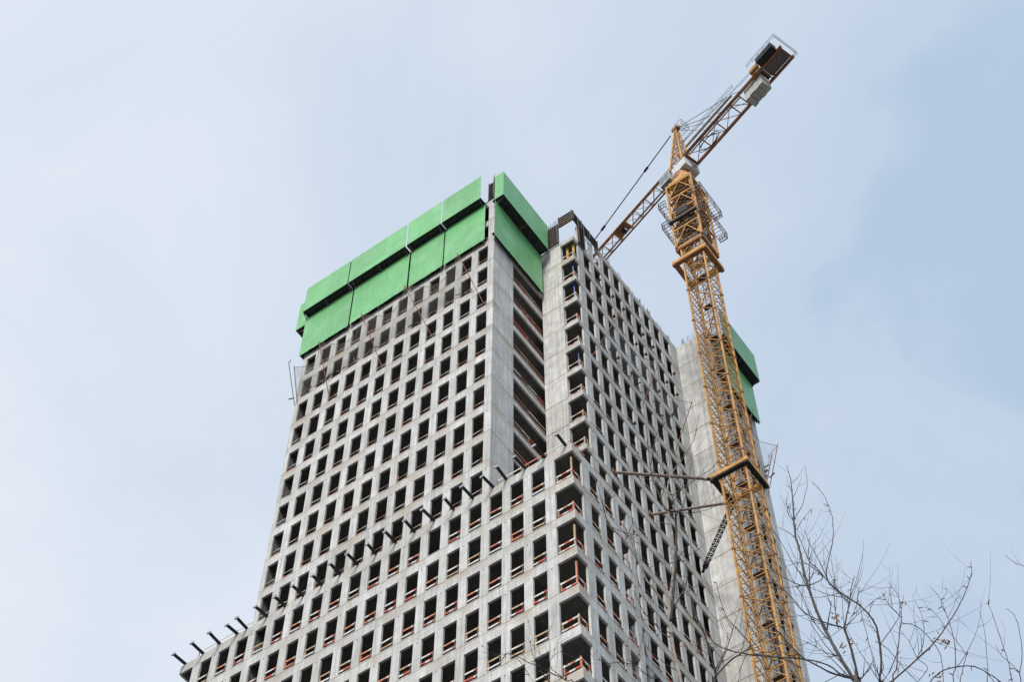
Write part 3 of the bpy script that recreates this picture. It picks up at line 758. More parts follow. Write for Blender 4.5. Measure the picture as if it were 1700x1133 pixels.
# climbing cage
cg = MB(); cx0, cx1, cy0, cy1 = 2.58, 5.20, 14.55, 17.15
cc = [(cx0,cy0),(cx1,cy0),(cx1,cy1),(cx0,cy1)]
for i, c in enumerate(cc):
    b = MB(); b.bar((*c,43.1),(*c,54.6),0.17); cpart(b, 'cage_post', M['yellow'])
    n2 = cc[(i+1)%4]
    pass
    for za, zb in ((43.2,46.0),(49.2,51.8),(51.8,54.3)):
        m_ = ((c[0]+n2[0])/2,(c[1]+n2[1])/2); cg.bar((*m_,zb),(*c,za),0.085); cg.bar((*m_,zb),(*n2,za),0.085)
for zz in (46.0, 49.2, 51.8, 54.3):
    b = MB()
    for i, c in enumerate(cc): b.bar((*c,zz),(*cc[(i+1)%4],zz),0.12,0.18)
    cpart(b, 'cage_ring', M['yellow'])
tag(cpart(cg, 'cage_bracing', M['yellow']), kind='stuff')
b = MB()                                        # inner frames added to darken the cage, shade put into their colour
for k_ in range(7):
    zz = 43.8 + k_*1.5
    for i in range(4):
        a_, c_ = Vector((*cc[i],zz)), Vector((*cc[(i+1)%4],zz)); ctr = Vector((AX.x,AX.y,zz))
        a_ = a_.lerp(ctr, 0.10); c_ = c_.lerp(ctr, 0.10)
        b.bar(a_, c_, 0.07, 0.14); b.bar(a_, c_+Vector((0,0,1.4)), 0.05); b.bar(c_, a_+Vector((0,0,1.4)), 0.05)
tag(cpart(b, 'added_dark_frames', M['darkbrown']), kind='stuff')
for zz in (46.15, 49.35, 52.0):
    b = MB(); b.box(cx0+0.25, cx1-0.25, cy0+0.25, (cy0+cy1)/2-0.1, zz, zz+0.04); cpart(b, 'added_dark_plate', M['darkbrown'])  # dark plates added to deepen the shade in the cage
# hydraulic beam and dark crossbeam
b = MB(); b.box(cx0-0.25, cx1+0.05, cy0-0.35, cy0-0.12, 47.2, 47.55, 1); b.box(cx0-0.1, cx1, cy0-0.30, cy0-0.12, 47.56, 47.7, 0); b.box(3.2,4.4,cy0-0.3,cy0-0.05,48.0,48.9,1)
cpart(b, 'climbing_beam', [M['yellow'], M['steel']])
# walkways with railings round the cage
def walkway(name, x0, x1, y0, y1, z, sides):
    b = MB(); st = 0.35
    for i in range(int((max(x1-x0, y1-y0))/st)+1):
        if x1-x0 > y1-y0: b.bar((min(x0+i*st,x1),y0,z),(min(x0+i*st,x1),y1,z),0.04)
        else: b.bar((x0,min(y0+i*st,y1),z),(x1,min(y0+i*st,y1),z),0.04)
    b.box(x0, x1, y0, y0+0.05, z-0.05, z+0.05); b.box(x0, x1, y1-0.05, y1, z-0.05, z+0.05); b.box(x0, x0+0.05, y0+.05, y1-.05, z-0.05, z+0.05); b.box(x1-0.05, x1, y0+.05, y1-.05, z-0.05, z+0.05)
    o = cpart(b, name, M['brown'])
    b = MB(); P = [(x0,y0),(x1,y0),(x1,y1),(x0,y1)]
    for s in sides:
        a, c = P[s], P[(s+1)%4]
        for zz in (0.55, 1.1): b.bar((*a,z+zz),(*c,z+zz),0.05)
        cnt = 3
        for i in range(cnt+1):
            q = Vector(a).lerp(Vector(c), i/cnt); b.bar((q.x,q.y,z),(q.x,q.y,z+1.1),0.045)
    tag(put('railing', b.mesh('railing', M['rail']), o), kind='stuff')
walkway('walkway', 1.75, 2.50, 14.1, 17.3, 46.6, (3,0,2)); walkway('walkway', 5.25, 6.0, 14.3, 18.2, 46.6, (1,0,2))
walkway('walkway', 1.75, 2.50, 14.0, 17.0, 50.2, (3,0,2)); walkway('walkway', 5.25, 6.05, 14.2, 17.9, 50.2, (1,0,2))
# mast head and slewing unit
UV = Vector((0.952,-0.305,0)).normalized(); NV = Vector((0.305,0.952,0)).normalized()
def J(s, n, z): return Vector((AX.x, AX.y, 0)) + UV*s + NV*n + Vector((0,0,z))
b = MB(); top = [(*c,54.6) for c in cc]; tt = [J(s,n,56.6) for s,n in ((-0.7,-0.7),(0.7,-0.7),(0.7,0.7),(-0.7,0.7))]
cc2 = [J(s,n,56.6) for s,n in ((-0.8,-0.8),(0.8,-0.8),(0.8,0.8),(-0.8,0.8))]
for i in range(4): b.quad(top[i], top[(i+1)%4], tt[(i+1)%4], tt[i])
b.quad(*[Vector(v) for v in reversed(top)])
cpart(b, 'mast_head', M['yellow'])
b = MB(); b.tube([J(0,0,56.3), J(0,0,57.148)], 0.95, 20); cpart(b, 'slewing_ring', M['brown'])
def jbox(mb, s0, s1, n0, n1, z0, z1, mi=0):
    bb = MB(); bb.box(s0,s1,n0,n1,z0,z1,mi)
    Mx = Matrix(((UV.x,NV.x,0,AX.x),(UV.y,NV.y,0,AX.y),(0,0,1,0),(0,0,0,1)))
    mb.add(bb, Mx)
b = MB(); jbox(b, -0.45, 1.35, -0.85, 0.95, 57.15, 58.5); cab = cpart(b, 'slewing_house', M['cwhite'])
for zz in (57.25, 57.85):
    b = MB(); jbox(b, 1.355, 1.37, -0.1, 0.75, zz, zz+0.42); put('window', b.mesh('window', M['glass']), cab)
b = MB(); jbox(b, -2.2, -0.85, -0.95, 0.05, 57.4, 59.0); cb_ = cpart(b, 'operator_cab', M['cgrey'])
for s0, s1 in ((-2.12,-1.58),(-1.5,-0.95)):
    b = MB(); jbox(b, s0, s1, -0.97, -0.954, 57.75, 58.9); put('window', b.mesh('window', M['glass']), cb_)
b = MB(); jbox(b, -2.22, -2.204, -0.85, 0.0, 57.6, 58.9); put('windscreen', b.mesh('windscreen', M['glass']), cb_)
b = MB(); jbox(b, -2.1, -1.1, -0.82, -0.05, 57.38, 57.396); put('floor_window', b.mesh('floor_window', M['glass']), cb_)
# cathead
apex = J(0.25, 0.0, 67.4)
b = MB(); bs = [J(s,n,58.7) for s,n in ((-0.75,-0.78),(0.95,-0.78),(0.95,0.78),(-0.75,0.78))]
for i in range(4):
    ap = apex + (bs[i]-J(0.1,0,58.7))*0.12; ap.z = 67.2
    b.bar(bs[i], ap, 0.16)
cathead = cpart(b, 'cathead', M['yellow'])
b = MB()
for lv in range(8):
    f0, f1 = lv/8, (lv+1)/8
    for i in range(4):
        a0 = bs[i].lerp(apex, f0*0.9); c0 = bs[(i+1)%4].lerp(apex, f0*0.9); a1 = bs[i].lerp(apex, f1*0.9); c1 = bs[(i+1)%4].lerp(apex, f1*0.9)
        b.bar(a1, c1, 0.06); b.bar(a0, c1, 0.05) if (lv+i) % 2 else b.bar(c0, a1, 0.05)
tag(put('bracing', b.mesh('bracing', M['yellow']), cathead), kind='stuff')
b = MB(); jbox(b, -0.15, 0.65, -0.25, 0.25, 67.1, 67.55); put('sheave_head', b.mesh('sheave_head', M['brown']), cathead)
b = MB()
for n_ in (-0.5,0.5):
    b.bar(J(0.5,n_,66.0),J(1.5,n_,66.0),0.03); b.bar(J(0.5,n_,67.0),J(1.5,n_,67.0),0.03); b.bar(J(1.5,n_,66),J(1.5,n_,67),0.03); b.bar(J(1.0,n_,66),J(1.0,n_,67),0.03)
for zz in (66.0,66.5,67.0): b.bar(J(1.5,-0.5,zz),J(1.5,0.5,zz),0.03)
for s in (0.6,0.9,1.2): b.bar(J(s,-0.5,66),J(s,0.5,66),0.03)
tag(put('service_platform', b.mesh('service_platform', M['brown']), cathead), kind='stuff')
# jib
JL = 46.0; zj = 59.6
b = MB()
for n_ in (-0.66,0.62): b.bar(J(-0.6,n_,zj), J(-JL,n_,zj), 0.13, 0.16)
jib = cpart(b, 'jib', M['brown'])
b = MB(); b.bar(J(-1.2,0,zj+1.35), J(-JL+1,0,zj+1.35), 0.12); put('top_chord', b.mesh('top_chord', M['brown']), jib)
b = MB(); b2 = MB(); b3 = MB(); i = 0; s = -1.6
while s > -JL+1.6:
    b.bar(J(s,-0.66,zj),J(s,0.62,zj),0.075)
    if i % 3 != 1: b2.bar(J(s,-0.66,zj),J(s-1.6,0.62,zj),0.04); b2.bar(J(s,0.62,zj),J(s-1.6,-0.66,zj),0.04)
    else: b2.bar(J(s,0.62,zj),J(s-1.6,0.62,zj),0.05); b2.bar(J(s,-0.66,zj),J(s-1.6,0.62,zj),0.05)
    for n_ in (-0.66,0.62):
        b3.bar(J(s,n_,zj),J(s-0.8,0,zj+1.35),0.05); b3.bar(J(s-1.6,n_,zj),J(s-0.8,0,zj+1.35),0.05)
    s -= 1.6; i += 1
tag(put('cross_members', b.mesh('cross_members', M['brown']), jib), kind='stuff'); tag(put('bracing', b2.mesh('bracing', M['brown']), jib), kind='stuff'); tag(put('web_members', b3.mesh('web_members', M['brown']), jib), kind='stuff')
b = MB(); jbox(b, -JL, -1.2, 0.26, 0.44, zj+0.08, zj+0.10); put('walkway', b.mesh('walkway', M['jibw']), jib)
b = MB()   # trolley with an opening in its deck
jbox(b, -9.45, -7.87, -0.6, -0.15, zj-0.12, zj-0.09); jbox(b, -9.45, -8.95, -0.148, 0.30, zj-0.12, zj-0.09); jbox(b, -8.35, -7.87, -0.148, 0.30, zj-0.12, zj-0.09); jbox(b, -9.45,-7.87,0.302,0.34,zj-0.12,zj-0.09)
tr = cpart(b, 'trolley', M['brown'])
b = MB(); jbox(b, -8.85, -8.4, -0.25, 0.15, zj-0.36, zj-0.14); b.tube([J(-8.62,-0.3,zj-0.3),J(-8.62,0.25,zj-0.3)],0.16,10); put('sheave_block', b.mesh('sheave_block', M['steel']), tr)
b = MB()
for s_ in (-9.5,-7.82): jbox(b, s_-0.05, s_+0.05, -0.7, 0.66, zj-0.13, zj-0.02)
put('trolley_frame', b.mesh('trolley_frame', M['yellow']), tr)
# pendants
b = MB(); e = J(-24.0,0,zj+1.5); p0 = J(-0.55,0,67.25); b.tube([p0, e], 0.055, 6); pend = cpart(b, 'jib_pendant', M['black'])
for f_ in (0.17, 0.47):
    q = p0.lerp(e, f_); dq = (e-p0).normalized(); b = MB(); b.tube([q-dq*0.3, q+dq*0.3], 0.13, 8); put('pendant_link', b.mesh('pendant_link', M['steel']), pend)
# counter-jib
zc = 58.6; CE = 15.0
b = MB()
for n_ in (-0.75,0.80):
    jbox(b, 1.15, CE, n_-0.10, n_+0.10, zc, zc+0.05); jbox(b, 1.15, CE, n_-0.03, n_+0.03, zc+0.051, zc+0.30); jbox(b, 1.15, CE, n_-0.10, n_+0.10, zc+0.301, zc+0.35)
jbox(b, 1.15, 1.45, -0.645, 0.695, zc, zc+0.34)
cj = cpart(b, 'counter_jib', [M['brown']])
b = MB()
for s_ in (1.5, 3.6, 5.7, 7.8, 9.0, 12.2, CE-0.15): b.bar(J(s_,-0.7,zc+0.15),J(s_,0.75,zc+0.15),0.10)
for s_ in (1.5, 3.6, 5.7): b.bar(J(s_,-0.7,zc+0.15),J(s_+2.1,0.75,zc+0.15),0.06); b.bar(J(s_,0.75,zc+0.15),J(s_+2.1,-0.7,zc+0.15),0.06)
b.bar(J(7.8,-0.7,zc+0.15),J(9,0.75,zc+0.15),0.06); b.bar(J(12.3,0.75,zc+0.1),J(14.8,-0.6,zc+0.1),0.06)
tag(put('cross_members', b.mesh('cross_members', M['brown']), cj), kind='stuff')
b = MB(); jbox(b, 2.0, 8.6, -1.25, -1.02, zc+0.36, zc+0.40); jbox(b, 2.0, 8.6, -1.29, -1.25, zc+0.30, zc+0.50); put('catwalk', b.mesh('catwalk', M['cwhite']), cj)
b = MB(); jbox(b, 12.3, 14.8, -0.62, 0.68, zc+0.36, zc+0.40); put('deck_plate', b.mesh('deck_plate', M['grate']), cj)
b = MB(); jbox(b, 1.6, 9.0, -0.45, -0.30, zc+0.36, zc+0.39); put('plank', b.mesh('plank', M['cwhite']), cj)
b = MB(); jbox(b, 12.4, 14.5, -1.55, -0.90, zc+0.1, zc+0.95); put('winch_box', b.mesh('winch_box', M['steel']), cj)
b = MB(); b.tube([J(11.85,-0.55,zc+0.75), J(11.85,0.6,zc+0.75)], 0.34, 14); put('winch_drum', b.mesh('winch_drum', M['rail']), cj)
b = MB(); jbox(b, 11.2, 12.2, -1.25, -0.87, zc+0.36, zc+0.9); jbox(b, 11.0, 11.5, -0.7, 0.2, zc+0.40, zc+1.0); put('winch_drive', b.mesh('winch_drive', M['yellow']), cj)
b = MB()
for n_, s0, s1 in ((-1.5,2.0,9.2),(1.05,8.6,15.2),(-1.75,11.5,15.2)):
    for zz in (0.7,1.15): b.bar(J(s0,n_,zc+zz),J(s1,n_,zc+zz),0.03)
    q = s0
    while q <= s1+0.01: b.bar(J(q,n_,zc+0.3),J(q,n_,zc+1.15),0.03); q += (s1-s0)/5
for zz in (0.4,0.7,1.15): b.bar(J(15.25,-1.75,zc+zz),J(15.25,1.05,zc+zz),0.03)
tag(put('railing', b.mesh('railing', M['rail']), cj), kind='stuff')
# coiled hose under the counter-jib
b = MB(); pts = [J(3.6+1.3*math.sin(t*0.55)+0.12*t*0.2, 0.1+0.45*math.cos(t*0.55), zc+0.02-0.15*abs(math.sin(t*0.3))) for t in range(24)]; b.tube(pts, 0.04, 5); put('hose', b.mesh('hose', M['black']), cj)
# counterweight blocks
for i in range(4):
    s0 = 9.55 + i*0.58; b = MB(); jbox(b, s0, s0+0.53, -0.5, 0.62, 56.95 + (0.0, 0.16, 0.03, 0.10)[i], 59.35)
    cpart(b, 'counterweight', M['cgrey'])
# tie ropes to the counter-jib
for n_ in (-0.75,0.80):
    b = MB(); b.tube([apex, J(8.4,n_,zc+1.5)], 0.032, 5); b.tube([J(8.4,n_,zc+1.5), J(9.4,n_,zc+0.3)], 0.03, 5); cpart(b, 'tie_rope', M['black'])
    b = MB(); b.tube([apex+Vector((0,0,-0.2)), J(5.6,n_,zc+0.4)], 0.025, 5); cpart(b, 'tie_rope', M['black'])
b = MB(); b.tube([J(1.4,-1.0,zc+2.2), J(11.2,-1.0,zc+1.1)], 0.018, 5); b.tube([J(1.4,-0.8,zc+2.9), J(11.3,-0.8,zc+1.2)], 0.018, 5); cpart(b, 'hoist_rope', M['black'])
# wall ties
def tie(a, c, r):
    a = Vector(a); c = Vector(c); d = (c-a).normalized()
    b = MB(); b.tube([a, c-d*0.45], r, 10); o = cpart(b, 'wall_tie', M['pipe'])
    b = MB(); b.tube([c-d*0.5, c-d*0.28], r*1.5, 8); put('socket', b.mesh('socket', M['cgrey']), o)
    b = MB(); b.tube([c-d*0.29, c], r*1.25, 8); put('pin', b.mesh('pin', M['steel']), o)
    b = MB(); s = Vector((0,1,0)); b.bar(a-s*0.28-Vector((0.02,0,0)), a+s*0.28-Vector((0.02,0,0)), 0.10, 0.4); put('wall_plate', b.mesh('wall_plate', M['rust']), o)
tie((XC+0.06,10.15,10.25), (2.2,14.55,10.25), 0.115)
tie((XC+0.06,14.85,10.35), (2.3,17.15,10.25), 0.105)
b = MB(); A_ = Vector((XC+0.06,21.7,10.6)); C_ = Vector((2.2,17.4,10.2)); d_ = (C_-A_).normalized(); up_ = Vector((0,0,1)); sd_ = d_.cross(up_).normalized()
tl = (C_-A_).length; s0_, s1_ = A_+d_*0.9, C_-d_*0.2
for sv in (-1,1):
    for uv_ in (-1,1): b.bar(s0_+sd_*0.14*sv+up_*0.14*uv_, s1_+sd_*0.14*sv+up_*0.14*uv_, 0.045)
n_ = 12
for i in range(n_+1):
    q = s0_.lerp(s1_, i/n_)
    for sv in (-1,1): b.bar(q+sd_*0.14*sv-up_*0.16, q+sd_*0.14*sv+up_*0.16, 0.08, 0.03)
    for uv_ in (-1,1): b.bar(q-sd_*0.16+up_*0.14*uv_, q+sd_*0.16+up_*0.14*uv_, 0.09, 0.03)
lt = cpart(b, 'lattice_tie', M['steel'])
b = MB(); b.bar(A_, s0_, 0.16); b.bar(A_+d_*0.5, A_+d_*1.0, 0.34, 0.30); put('socket', b.mesh('socket', M['steel']), lt)

# ------------------------------------------------------------------ bare trees in the foreground
def smooth_path(pts, sub=4):
    P = [pts[0]] + pts + [pts[-1]]; out_ = []
    for i in range(1, len(P)-2):
        for j in range(sub):
            t = j/sub; a, b_, c, d = P[i-1], P[i], P[i+1], P[i+2]
            out_.append(0.5*((2*b_) + (c-a)*t + (2*a-5*b_+4*c-d)*t*t + (3*b_-a-3*c+d)*t*t*t))
    out_.append(pts[-1]); return out_
class Tree:
    def __init__(s, name, label, trunk_px, dist, crotch_dz=3.0):
        s.d = dist
        top = at_dist(*trunk_px, dist); s.crotch = Vector((top.x, top.y, top.z-crotch_dz))
        s.t = thing(name, label, 'tree', (s.crotch.x, s.crotch.y, GZ), 'bare trees in the foreground')
        s.inv = Matrix.Translation(-Vector(s.t.location)); s.tw = MB(); s.sd = MB(); s.main = []
        b = MB(); base = Vector((s.crotch.x, s.crotch.y, GZ-0.2)); Hh = s.crotch.z-GZ
        pts = [base + Vector((0.10*math.sin(i*1.3), 0.10*math.cos(i*1.7), Hh*i/8+0.2*(i>0))) for i in range(8)] + [s.crotch]
        b.tube(smooth_path(pts), [0.19-0.10*i/(8*4) for i in range(8*4+1)], 10)
        o = put('trunk', b.mesh('trunk', M['bark']), s.t, s.inv); o.data.polygons.foreach_set('use_smooth', [True]*len(o.data.polygons))
    dens = 1.0
    def limb(s, px, w0, w1, d0=0.0, d1=0.0, mat_='bark', foot=False, twigs=1.0, tl=1.0):
        n = len(px); pts = [at_dist(x, y, s.d + d0 + (d1-d0)*i/max(1,n-1)) for i, (x, y) in enumerate(px)]
        if foot:
            p = pts[0]; pts = [s.crotch - Vector((0,0,0.05)), s.crotch.lerp(p, 0.5) + Vector((0,0,-0.12*(p-s.crotch).length))] + pts
        sp = smooth_path(pts, 5); k = len(sp)
        m_per_px = (pts[-1]-CAM).length/FPX
        r = [max(0.0022, 0.86*(w0+(w1-w0)*(i/(k-1)))*m_per_px/2) for i in range(k)]
        # knots and a slightly crooked growth
        for i in range(1, k-1):
            if random.random() < 0.18: r[i] *= 1.22
            sp[i] = sp[i] + Vector((random.gauss(0,1), random.gauss(0,1), random.gauss(0,1)))*0.0015
        b = MB(); b.tube(sp, r, 7 if w0 > 3 else 5)
        o = put('branch', b.mesh('branch', M[mat_]), s.t, s.inv); o.data.polygons.foreach_set('use_smooth', [True]*len(o.data.polygons))
        # side twigs
        for i in range(2, k-1):
            if random.random() < 0.25*twigs*s.dens: s.twig(sp[i], (sp[i+1]-sp[i-1]).normalized(), random.uniform(0.15,0.85)*tl, max(0.0022, min(0.008, r[i]*0.5)))
            elif random.random() < 0.22*twigs:
                d = Vector((random.gauss(0,1), random.gauss(0,1), random.gauss(0,1))).normalized()
                s.tw.tube([sp[i], sp[i]+d*0.05], [0.006, 0.003], 4)          # buds
        return sp
    def twig(s, p, d, ln, r, depth=0):
        side = Vector((random.gauss(0,1), random.gauss(0,1), random.gauss(0,1))); side -= d*side.dot(d); side.normalize()
        v = (d*0.75 + side*random.uniform(0.5,1.0)).normalized(); n = 6; pts = [p]
        for i in range(n):
            v = (v + Vector((0,0,0.12)) + Vector((random.gauss(0,1), random.gauss(0,1), random.gauss(0,1)))*0.06).normalized(); pts.append(pts[-1]+v*ln/n)
            if depth < 1 and random.random() < 0.16: s.twig(pts[-1], v, ln*random.uniform(0.3,0.6), r*0.7, depth+1)
        s.tw.tube(pts, [r*(1-0.7*i/n) for i in range(n+1)], 4)
        if depth < 1 and random.random() < 0.012: s.seeds(pts[-2], 4)
    def seeds(s, p, k=9):
        for i in range(k):
            q = p + Vector((random.gauss(0,1), random.gauss(0,1), random.gauss(0,1)))*0.028
            d = Vector((random.gauss(0,1), random.gauss(0,1), random.gauss(0,1))).normalized()*0.022
            s.sd.tube([q-d, q, q+d], [0.003,0.0075,0.002], 4)
    def finish(s):
        o = tag(put('twigs', s.tw.mesh('twigs', M['barkdark']), s.t, s.inv), kind='stuff')
        if s.sd.v: tag(put('seed_clusters', s.sd.mesh('seed_clusters', M['seed']), s.t, s.inv), kind='stuff')
A = Tree('bare_tree', 'bare tree with a pale stem in front of the right facade', (1130,1170), 13.0, 2.0)
A.dens = 1.5
A.limb([(1132,1145),(1125,1110),(1118,1077),(1113,1032),(1112,995),(1118,944),(1117,896),(1108,839),(1110,800),(1119,781),(1131,766)], 6.6, 1.8, 0, 0.6, 'barkpale', foot=True, twigs=0.5)
A.limb([(1113,1032),(1117,1000),(1120,960),(1122,932),(1123,890),(1122,865),(1124,851)], 5.0, 3.4, 0, -0.2, 'barkdark', twigs=0.4)
A.limb([(1124,851),(1135,838),(1141,805),(1142,795),(1135,783)], 2.2, 1.0, -0.2, 0.1, 'bark', twigs=0.4)
A.limb([(1124,851),(1105,846),(1096,825),(1085,800),(1079,775),(1076,745),(1073,703)], 3.6, 1.0, -0.2, -0.6, 'barkred', twigs=0.9)
A.limb([(1079,775),(1084,755),(1090,722),(1100,707),(1113,694)], 2.0, 0.9, -0.4, -0.8, 'barkred', twigs=0.6)
A.limb([(1108,1012),(1090,985),(1072,961),(1058,930),(1038,900),(1017,879),(1007,862)], 3.8, 2.8, 0, -0.5, 'barkpale', twigs=0.25)
A.limb([(1007,862),(1002,845),(1000,830)], 2.4, 1.2, -0.5, -0.6, 'barkdark', twigs=1.5)
A.limb([(1014,875),(1035,884),(1062,890)], 1.8, 0.8, -0.5, -0.7, 'barkdark', twigs=1.0)
A.limb([(1120,1006),(1137,976),(1141,949),(1136,935)], 3.0, 1.8, 0, 0.3, 'bark', twigs=0.5)
A.limb([(1136,935),(1125,930),(1112,938)], 1.6, 0.8, 0.3, 0.3, 'barkdark', twigs=2.0)
A.limb([(1131,766),(1150,735),(1156,712),(1161,686)], 1.6, 0.8, 0.6, 0.8, 'barkred', twigs=0.4)
A.limb([(1119,800),(1135,778),(1150,754)], 1.4, 0.7, 0.6, 0.9, 'barkred', twigs=0.4)
A.limb([(1115,1053),(1090,1040),(1068,1015),(1053,985)], 2.0, 0.9, 0, -0.6, 'barkdark', twigs=0.7)
A.limb([(1117,822),(1150,799),(1180,780),(1192,766)], 1.5, 0.8, 0.2, 0.6, 'bark', twigs=0.4)
A.limb([(1124,851),(1150,852),(1177,846),(1196,836)], 1.3, 0.7, -0.1, 0.3, 'barkdark', twigs=0.6)
A.limb([(1100,1142),(1080,1127),(1055,1105),(1040,1095)], 3.0, 1.0, 0.3, -0.3, 'barkdark', foot=True, twigs=0.6)
A.limb([(1055,1105),(1032,1101),(1009,1102),(992,1096)], 1.8, 0.8, -0.2, -0.5, 'barkred', twigs=0.7)
A.limb([(1055,1102),(1062,1080),(1071,1036)], 1.6, 0.8, -0.2, -0.3, 'barkred', twigs=0.4)
A.limb([(1055,1100),(1044,1082),(1043,1062),(1053,1048)], 1.3, 0.7, -0.2, -0.3, 'barkred', twigs=0.3)
A.limb([(960,1145),(940,1131),(900,1111),(874,1099),(852,1088),(839,1087),(830,1109)], 3.0, 0.9, 0.2, -1.0, 'barkred', foot=True, twigs=0.6)
A.limb([(920,1145),(906,1127),(895,1108),(883,1084),(880,1065)], 2.6, 0.9, 0.2, -0.3, 'barkdark', foot=True, twigs=0.8)
A.limb([(939,1131),(925,1119),(915,1111),(913,1099),(924,1086),(938,1080)], 1.7, 0.7, 0.1, -0.3, 'bark', twigs=0.6)
A.limb([(939,1131),(942,1112),(943,1097)], 2.0, 0.9, 0.1, 0.0, 'barkdark', twigs=1.3)
A.limb([(852,1088),(868,1105),(880,1125),(888,1140)], 1.2, 0.8, -0.7, -0.6, 'barkred', twigs=0.2)
for q in ((1160,1070),(1137,1075),(1162,1082)): A.seeds(at_dist(*q, 13.2), 7)
A.finish()
B = Tree('bare_tree', 'bare tree rising in front of the crane mast, right of the pale stem', (1400,1190), 11.5, 2.2)
B.dens = 1.9
B.limb([(1196,1150),(1190,1133),(1186,1110),(1181,1091),(1168,1050),(1154,1017),(1147,990)], 7.0, 2.0, 0.8, 0.4, 'barkdark', foot=True, twigs=0.5)
B.limb([(1186,1127),(1210,1100),(1241,1079),(1246,1070)], 3.0, 2.6, 0.6, 0.4, 'barkdark', twigs=0.5)
B.limb([(1330,1110),(1300,1095),(1270,1089),(1235,1086),(1200,1077),(1178,1060),(1165,1040),(1152,1019),(1144,985)], 3.0, 1.2, 0.2, 0.6, 'barkred', twigs=0.6)
B.limb([(1246,1070),(1228,1050),(1209,1029),(1200,1010),(1193,985),(1188,966)], 2.2, 0.9, 0.4, 0.5, 'barkdark', twigs=0.7)
B.limb([(1246,1070),(1238,1090),(1230,1110),(1226,1135)], 1.8, 1.0, 0.4, 0.4, 'barkdark', twigs=0.5)
B.limb([(1423,1140),(1417,1129),(1394,1091),(1381,1068),(1358,1021),(1342,975),(1333,944),(1330,924),(1326,909),(1321,894)], 7.2, 3.6, 0, 0.3, 'bark', foot=True, twigs=0.45)
B.limb([(1321,894),(1318,864),(1317,840),(1315,819),(1312,795),(1306,773)], 3.6, 0.9, 0.3, 0.5, 'barkdark', twigs=0.9, tl=0.5)
B.limb([(1319,862),(1332,839),(1337,820),(1340,802),(1337,775)], 1.6, 0.7, 0.4, 0.6, 'barkred', twigs=0.3, tl=0.4)
B.limb([(1323,881),(1332,864),(1349,844)], 1.4, 0.7, 0.3, 0.4, 'bark', twigs=0.3, tl=0.4)
B.limb([(1318,866),(1309,855),(1307,845),(1305,828)], 1.6, 0.8, 0.4, 0.3, 'barkdark', twigs=1.2, tl=0.3)
B.limb([(1319,893),(1308,884),(1289,875)], 1.4, 0.8, 0.3, 0.1, 'barkdark', twigs=0.2)
B.limb([(1430,1145),(1424,1125),(1413,1079),(1402,1045)], 5.0, 4.0, 0.3, 0.2, 'barkdark', foot=True, twigs=0.5)
B.limb([(1402,1045),(1406,1022),(1410,1002),(1413,980),(1418,957)], 3.0, 1.3, 0.2, 0.3, 'barkdark', twigs=0.6)
B.limb([(1410,1002),(1398,990),(1385,977),(1376,967),(1362,936),(1347,908),(1335,881)], 2.8, 1.0, 0.2, 0.6, 'barkdark', twigs=0.8)
B.limb([(1376,967),(1372,950),(1382,902),(1383,877),(1381,856),(1372,832),(1365,819),(1351,802)], 1.9, 0.8, 0.4, 0.8, 'barkred', twigs=0.3, tl=0.4)
B.limb([(1392,1045),(1386,1010),(1384,978),(1384,963)], 2.0, 1.3, 0.2, 0.3, 'barkred', twigs=0.8)
B.limb([(1465,1150),(1460,1133),(1463,1100),(1458,1054),(1449,1030),(1428,1007),(1395,984),(1376,967),(1357,945),(1342,930),(1325,888)], 5.0, 1.2, 0.6, 0.2, 'barkdark', foot=True, twigs=0.7)
B.limb([(1402,1045),(1395,1042),(1363,1032),(1336,1018),(1311,989),(1281,964),(1273,945)], 2.6, 1.4, 0.2, -0.3, 'barkred', twigs=0.8)
B.limb([(1422,1129),(1385,1120),(1349,1102),(1329,1090),(1297,1055),(1273,1030)], 3.4, 2.0, 0.1, -0.2, 'barkdark', twigs=0.5)
B.limb([(1420,1127),(1395,1120),(1378,1107),(1345,1097),(1306,1093),(1270,1091),(1230,1085)], 3.2, 1.5, 0.1, -0.1, 'barkdark', twigs=0.4)
B.limb([(1340,973),(1324,971),(1297,957),(1284,945)], 2.4, 1.0, 0.3, 0.1, 'barkdark', twigs=0.5)
B.limb([(1341,973),(1355,968),(1366,958),(1345,940),(1329,935),(1306,941)], 2.2, 0.9, 0.3, 0.2, 'barkdark', twigs=0.4)
B.limb([(1338,965),(1330,952),(1322,945),(1327,930),(1328,905)], 1.6, 0.9, 0.3, 0.3, 'barkdark', twigs=0.3)
B.limb([(1376,1063),(1360,1045),(1345,1023),(1330,985),(1316,965),(1309,945)], 1.8, 0.8, 0.2, 0.0, 'barkdark', twigs=0.6)
B.limb([(1392,1090),(1372,1085),(1352,1074),(1339,1066)], 1.6, 0.9, 0.0, -0.2, 'barkdark', twigs=0.8)
B.limb([(1402,1047),(1415,1030),(1432,1015),(1449,1000),(1468,990)], 1.4, 0.7, 0.2, 0.3, 'bark', twigs=0.5)
B.limb([(1428,1010),(1440,1060),(1448,1090),(1455,1125)], 1.2, 1.2, 0.4, 0.5, 'bark', twigs=0.5)
B.limb([(1404,1046),(1416,1020),(1423,1000),(1427,975)], 1.4, 0.7, 0.2, 0.2, 'bark', twigs=0.8)
for q in ((1388,1022),(1390,1030),(1398,1076),(1414,1066)): B.seeds(at_dist(*q, 11.7), 7)
B.finish()
C = Tree('bare_tree', 'bare tree at the lower right with slender upright twigs against the sky', (1590,1200), 12.4, 1.6)
C.dens = 0.8
C.limb([(1465,1148),(1480,1133),(1523,1095),(1557,1061),(1585,1018),(1603,984),(1613,951),(1611,934)], 4.2, 1.0, 0.0, 0.5, 'barkred', foot=True, twigs=0.6)
